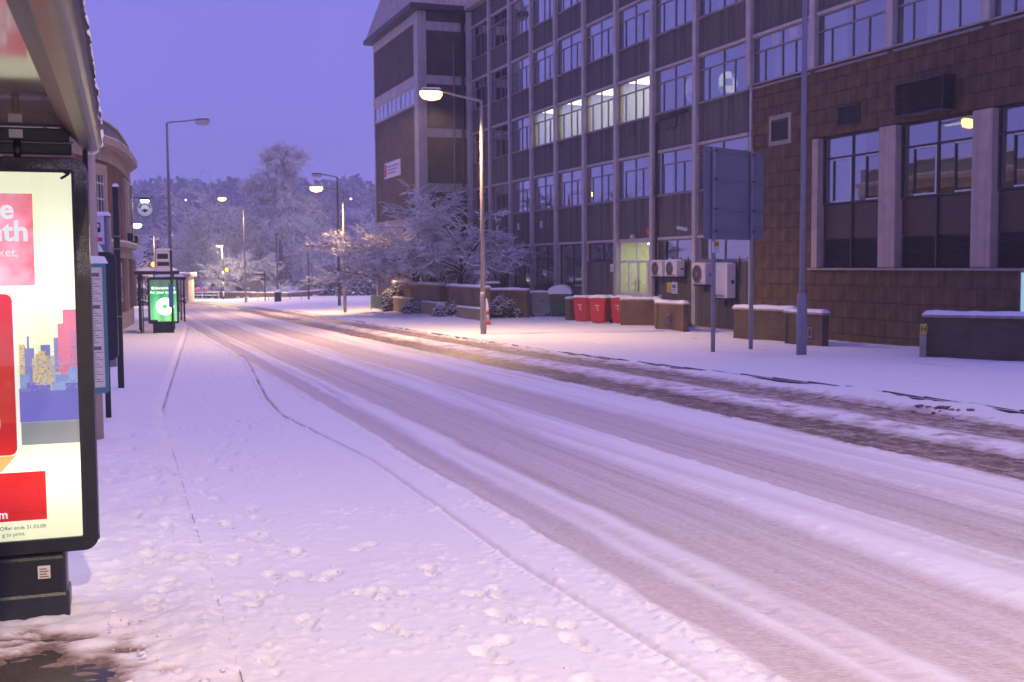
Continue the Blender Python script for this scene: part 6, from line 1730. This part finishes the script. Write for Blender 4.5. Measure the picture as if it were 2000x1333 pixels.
# hanging sign
p, a = pub_feature(8.3, 0, None)
sx_, sy_ = p.x + ox_ + RNx * .65, p.y + oy_ + RNy * .65
o = thing('pub_sign', 'round hanging pub sign lit white from above on an iron bracket', 'sign', (sx_, sy_, 4.10), TH)
b = MB().tube([(-.75, 0, .60), (.35, 0, .60)], .022, 6); b.build('bracket', 'black_metal', o)
b = MB().disc_x((0, 0, .12), .34, .07, 32); b.build('disc', 'sign_disc_glow', o)
b = MB().disc_x((0, -.040, .12), .345, .02, 32, r_in=.315); b.build('rim', 'frame_grey', o)
b = MB()
for q in range(9):
    aa = R(20 + q * 17.5); b.obox((.235 * math.cos(aa), -.042, .12 + .235 * math.sin(aa)), (.025, .004, .045), ry=-(aa - PI / 2))
stuff(b.build('painted_letters', 'sign_black', o))
b = MB().prism_xz([(-.15, .06), (-.06, .02), (0, -.04), (.06, .02), (.15, .06), (.06, .10), (0, .13), (-.06, .10)], -.046, -.040); b.build('emblem', 'sign_black', o)
b = MB().box(-.19, .19, -.12, .12, .50, .56); lb_ = b.build('lamp_hood', 'black_metal', o)
b = MB().box(-.17, .17, -.11, .11, .455, .498); b.build('lamp_tube', 'bulb_cold', lb_)

# ================================================================== FAR END OF THE STREET
wall_run('churchyard_wall', 'long low brown wall with snow on top curving round the end of the road', [(-46.4, 156.0), (-35.7, 140.4), (-30.5, 134.0), (-26.6, 133.5), (-24.4, 147.0), (-21.2, 168.0)], 1.05, .3, 'brick_wall', snow=.12, cw=.04)
o = thing('churchyard_lawn', 'raised snowy churchyard lawn behind the low wall', 'lawn', (-35, 160, 0))
struct(o)
xs_ = np.linspace(-70, -10, 40); ys_ = np.linspace(134, 215, 50); XX, YY = np.meshgrid(xs_, ys_, indexing='ij')
def _inwall(x, y):
    P = [(-46.4, 156.0), (-35.7, 140.4), (-30.5, 134.0), (-26.6, 133.5), (-24.4, 147.0), (-21.2, 168.0)]
    yy = np.interp(x, [q[0] for q in P[:4]], [q[1] for q in P[:4]]); xr = np.interp(y, [133.5, 147, 168, 215], [-26.6, -24.4, -21.2, -15])
    return np.minimum(y - yy, (xr - x) * 4)
ins = _inwall(XX, YY)
ZZ = G(XX, YY) - .5 + 1.05 * sstep(-.4, .3, ins) + .25 * sstep(0, 30, ins) + .08 * (fbm(XX * .3, YY * .3, 3, 5) - .5)
link('snow_sheet', np_mesh('snow_sheet', np.stack([XX + 35, YY - 160, ZZ], -1).reshape(-1, 3), grid_faces(40, 50), 'snow', True, np.zeros(2000)), o)
LW = .62
for n_, (X_, Y_, w_, h_, lab) in enumerate(((-31.8, 139.5, 1.1, 1.5, 'round-topped gravestone right behind the low wall by the signpost'), (-26.2, 142.5, 1.5, 1.4, 'wide gravestone behind the thin dark post'), (-24.9, 150.5, 1.2, 1.5, 'pale gravestone near the two lamp columns'), (-34.5, 142.5, .8, 1.2, 'small gravestone under the low spreading tree'))):
    o = thing('gravestone', lab, 'gravestone', at(X_, Y_, LW), R(12), 'gravestones in the churchyard')
    P = [(-w_ / 2, -.3), (w_ / 2, -.3), (w_ / 2, h_ - w_ * .35)] + [(w_ / 2 * math.cos(R(a)), h_ - w_ * .35 + w_ * .35 * math.sin(R(a))) for a in range(20, 180, 20)] + [(-w_ / 2, h_ - w_ * .35)]
    b = MB().prism_xz(P, -.1, .1); b.build('stone', 'grave', o)
    b = MB().box(-w_ * .3, w_ * .3, -.1, .1, h_ - .05, h_ + .06); b.build('snow_cap', 'snow_cap', o, bevel=.03)
o = thing('notice_board', 'pale pink notice board with a shaped top by the stair tower', 'notice board', at(-20.6, 150.0, .5), R(8))
b = MB().prism_xz([(-1.0, .25), (1.0, .25), (1.0, 1.65), (.9, 1.78), (.6, 1.72), (0, 1.95), (-.6, 1.72), (-.9, 1.78), (-1.0, 1.65)], -.05, .05); b.build('board', 'stone_pale', o)
b = MB().prism_xz(rect(-.65, .65, .55, 1.5), -.056, -.051); b.build('panel', 'brass', o)
for q in (-.8, .8):
    b = MB().box(q - .05, q + .05, -.04, .04, -.5, .25); b.build('post', 'bark', o)

def pole(name, label, X, Y, H, r, mt='black_metal', cat='post'):
    o = thing(name, label, cat, at(X, Y)); b = MB().tube([(0, 0, -.2), (0, 0, H * .3), (0, 0, H)], [r * 1.3, r, r * .8], 8); b.build('shaft', mt, o, smooth=True)
    b = MB().lathe([(r * 1.6, 0), (r * 1.6, .12), (r * .6, .2)], 8, (0, 0, H)); b.build('cap', mt, o); return o
pole('dark_pole', 'tall black pole in front of the birch tree', -27.4, 131.9, 7.3, .12)
pole('dark_pole', 'thin dark pole standing on the pavement right of the litter bin', -19.96, 110.8, 4.8, .075)
o = thing('finger_post', 'dark finger signpost with two arms left of the litter bin', 'signpost', at(-24.67, 112.77))
b = MB().tube([(0, 0, -.2), (0, 0, 3.0)], .06, 8); b.build('shaft', 'black_metal', o)
b = MB().box(-.95, -.06, -.02, .02, 2.62, 2.80); b.build('arm', 'black_metal', o)
b = MB().box(-.45, .05, -.02, .02, 2.12, 2.34); b.build('arm', 'black_metal', o)
b = MB().box(-.95, -.06, -.03, .03, 2.801, 2.86); b.build('snow_cap', 'snow_cap', o)
o = thing('litter_bin', 'dark litter bin with a heaped snow top on the far pavement', 'litter bin', at(-21.96, 105.83))
b = MB().lathe([(.30, 0), (.33, .05), (.33, .82), (.36, .84), (.36, .92)], 14); b.build('body', 'dark_plastic', o, smooth=False)
b = MB().lathe([(.36, .92), (.33, 1.0), (.22, 1.12), (.06, 1.18)], 14); b.build('snow_cap', 'snow_cap', o, smooth=True)
b = MB().box(-.22, .22, -.345, -.325, .58, .74); b.build('slot', 'sign_black', o)
def belisha(label, X, Y, tall, gx):
    o = thing('crossing_beacon', label, 'beacon', at(X, Y), 0, 'crossing beacons')
    for q in range(6):
        b = MB().tube([(0, 0, -.1 + q * .55), (0, 0, .45 + q * .55)], .075, 10); b.build('stripe', 'white_sign' if q % 2 else 'sign_black', o, smooth=True)
    b = MB().lathe([(.02, -.20), (.14, -.15), (.20, 0), (.14, .15), (.02, .20)], 14, (gx, 0, 3.42)); b.build('globe', 'globe_amber', o, smooth=True)
    b = MB().tube([(0, 0, 3.2), (gx, 0, 3.2)], .03, 6); b.build('globe_arm', 'steel_grey', o)
    if tall:
        b = MB().tube([(0, 0, 3.2), (-.05, 0, 6.05)], [.07, .05], 8); b.build('column', 'steel_lamp', o, smooth=True)
        b = MB().lathe([(.05, .08), (.28, .04), (.34, 0)], 12, (-.30, 0, 6.08), sx=1.2, sy=.6); b.build('hood', 'steel_grey', o)
        b = MB().lathe([(.30, -.002), (.22, -.07), (.05, -.10)], 12, (-.30, 0, 6.08), sx=1.2, sy=.6); b.build('bowl', 'bulb_small', o)
        l = bpy.data.lights.new('lamp_light', 'POINT'); l.energy = 6000; l.color = (1, .80, .40); l.shadow_soft_size = .2
        lo = bpy.data.objects.new('lamp_light', l); COL.objects.link(lo); lo.parent = o; lo.location = (-.35, 0, 5.75)
belisha('zebra crossing beacon with a lit lamp and amber globe on the far kerb', -32.29, 126.34, True, .40)
belisha('amber crossing globe glowing in front of the snowy fir tree', -29.0, 91.5, False, .0)
# guard rails at the crossing
def guard(label, X0, Y0, X1, Y1, white):
    a = math.atan2(Y1 - Y0, X1 - X0); L = math.hypot(X1 - X0, Y1 - Y0)
    o = thing('guard_rail', label, 'railing', at(X0, Y0), a, 'guard rails at the crossing')
    mt = 'white_sign' if white else 'steel_grey'
    for zz in (.92, .60) if white else (.92,):
        b = MB().tube([(0, 0, zz), (L, 0, zz)], .035, 6); b.build('rail', mt, o)
    n = max(2, int(L / 1.6))
    for q in range(n + 1):
        b = MB().tube([(L * q / n, 0, -.2), (L * q / n, 0, .92)], .035, 6); b.build('post', mt, o)
guard('pale guard rail left of the crossing beacon, snow along its top', -39.0, 128.5, -33.0, 127.0, True)
guard('thin grey guard rail between the beacon and the litter bin', -30.3, 120.0, -21.0, 112.5, False)
o = thing('salt_bin', 'small bin with a snowy lid at the end of the pale guard rail', 'bin', at(-38.0, 127.2))
b = MB().box(-.5, .5, -.4, .4, 0, .85); b.build('body', 'grey_plastic', o, bevel=.05)
snow_top('snow_cap', -.52, .52, -.42, .42, .85, .22, o, seed=66, res=.1)
b = MB().box(-.72, -.56, -.1, .1, -.1, 1.2); b.build('marker_post', 'white_sign', o)
# low buildings and house walls behind the trees
def far_house(label, X, Y, rz, L, D, H, roof, wm, win=0, flat=False):
    o = thing('house', label, 'building', at(X, Y), rz, 'buildings beyond the trees')
    b = MB().box(-L / 2, L / 2, 0, D, -1, H); b.build('wall', wm, o)
    if flat:
        b = MB().box(-L / 2 - .3, L / 2 + .3, -.3, D + .3, H, H + .25); b.build('roof', 'coping', o); b = MB().box(-L / 2 - .28, L / 2 + .28, -.28, D + .28, H + .251, H + .42); b.build('roof_snow', 'snow_cap', o, bevel=.05)
    else:
        b = MB(); b.add([(-L / 2 - .3, -.4, H), (L / 2 + .3, -.4, H), (L / 2 + .3, D + .4, H), (-L / 2 - .3, D + .4, H), (-L / 2 - .3, D / 2, H + roof), (L / 2 + .3, D / 2, H + roof)], [(0, 1, 5, 4), (2, 3, 4, 5), (0, 4, 3), (1, 2, 5), (3, 2, 1, 0)]); rf = b.build('roof', 'snow_cap', o)
        b = MB().box(-L * .3, -L * .3 + .7, D / 2 - .4, D / 2 + .4, H + roof * .5, H + roof + 1.0); b.build('chimney', wm, rf)
    for q in range(win):
        xx = -L / 2 + L * (q + .5) / win; b = MB().box(xx - .6, xx + .6, -.06, -.002, H * .45, H * .45 + 1.3); w_ = b.build('window', 'white_sign', o); b = MB().box(xx - .52, xx + .52, -.068, -.061, H * .45 + .08, H * .45 + 1.22); b.build('pane', 'car_glass', w_)
far_house('flat-roofed low building with snow on top behind the fir tree', -38.5, 118.0, R(10), 9, 6, 2.6, 0, 'stone_pale', 3, True)
far_house('brick house with a snowy roof behind the bushes right of the birch', -26.0, 205.0, R(-5), 16, 8, 5.0, 3.2, 'brick_pub', 4)
far_house('long low house with a snowy roof behind the broad tree', -52.0, 214.0, R(8), 22, 8, 4.2, 3.0, 'brick_dark', 5)
far_house('brick outbuilding with snow on its flat roof near the stair tower', -18.5, 178.0, R(-12), 14, 6, 2.6, 0, 'brick_pub', 0, True)
# cars passing on the cross street
def car(label, X, Y, rz, cm, front):
    o = thing('car', label, 'car', at(X, Y, .62), rz, 'cars on the cross street')
    prof = [(-2.1, .35), (-2.15, .75), (-1.7, .92), (-1.2, 1.38), (.45, 1.42), (1.15, .95), (2.0, .80), (2.15, .55), (2.1, .32)]
    b = MB().prism_xz(prof, -.85, .85); b.build('body', cm, o, bevel=.08)
    b = MB().prism_xz([(-1.35, .98), (-1.05, 1.32), (.40, 1.35), (.95, .98)], -.865, .865); b.build('side_glass', 'car_glass', o)
    b = MB().prism_xz([(-1.2, 1.40), (.4, 1.44), (.4, 1.52), (-1.15, 1.50)], -.75, .75); b.build('roof_snow', 'snow_cap', o, bevel=.04)
    for qx in (-1.3, 1.35):
        for qy in (-.80, .80):
            b = MB().disc_x((qx, qy, .32), .32, .2, 16, axis='y'); wh = b.build('wheel', 'rubber', o); b = MB().disc_x((qx, qy * 1.06, .32), .2, .14, 12, axis='y'); b.build('rim', 'alu', wh)
    for qy in (-.62, .62):
        b = MB().obox((2.14, qy, .66), (.05, .16, .08)); b.build('headlight', 'head_light' if front else 'frame_white', o)
        b = MB().obox((-2.14, qy, .72), (.05, .16, .08)); b.build('tail_light', 'tail_light', o)
car('silver car with bright headlights beyond the churchyard trees', -31.6, 183.0, R(-60), 'car_silver', True)
car('dark car with headlights on behind the thin dark pole', -28.4, 184.0, R(-62), 'car_dark', True)
car('car with red tail lights glowing behind the low spreading tree', -40.6, 152.0, R(75), 'car_silver', False)
# tiny street lamps up on the hill
for n_, (X_, Y_, h_, lab) in enumerate(((-104, 360, 7.0, 'tiny street lamp glowing high on the wooded hill left of the broad tree'), (-63, 207, 6.0, 'small bright lamp at the foot of the hill beside the tall unlit column'), (-47.5, 330, 6.0, 'tiny street lamp on the hill close to the stair tower'), (-32.5, 204, 6.0, 'small lamp shining among the trees left of the lamp columns'))):
    g_ = float(G(X_, Y_) + hill_h(X_, Y_)); zt = {0: 1.7 + (517 - 388) / 2200 * 360, 1: 1.7 + (517 - 454) / 2200 * 207, 2: 1.7 + (517 - 388) / 2200 * 330, 3: 1.7 + (517 - 453) / 2200 * 204}[n_]
    h_ = max(6.0, zt - g_)
    o = thing('hill_lamp', lab, 'street lamp', (X_, Y_, g_), 0, 'lamps on the hill')
    b = MB().tube([(0, 0, -.5), (0, 0, h_)], .09, 6); b.build('column', 'steel_grey', o)
    b = MB().tube([(0, 0, h_), (.9, -.6, h_ + .1)], .06, 6); b.build('bracket_arm', 'steel_grey', o)
    b = MB().lathe([(.05, -.22), (.26, -.1), (.28, .1), (.05, .2)], 8, (.95, -.65, h_)); b.build('head', 'bulb_far', o)

# a brown leaf on the wet slabs
x, y = ST(5.70, -.08); o = tag(MB().add([(-.03, 0, 0), (0, -.02, .012), (.035, 0, 0), (0, .02, .015)], [(0, 1, 2, 3)]).build('fallen_leaf', 'leaf_brown', None, (x, y, Gf(x, y) + .02), .6), 'small brown leaf lying on the wet paving by the advert plinth', 'leaf')

# ================================================================== HAZE
hz_mt = bpy.data.materials.new('haze'); hz_mt.use_nodes = True
hn = hz_mt.node_tree; hn.nodes.clear()
ho = hn.nodes.new('ShaderNodeOutputMaterial'); hv = hn.nodes.new('ShaderNodeVolumePrincipled')
hv.inputs['Color'].default_value = (.80, .84, 1.0, 1); hv.inputs['Density'].default_value = .0011; hv.inputs['Anisotropy'].default_value = 0.0
hn.links.new(hv.outputs[0], ho.inputs['Volume']); MAT['haze'] = hz_mt
if HAZE:
    b = MB().box(-330, 330, -60, 640, -12, 58); stuff(b.build('haze', 'haze'))
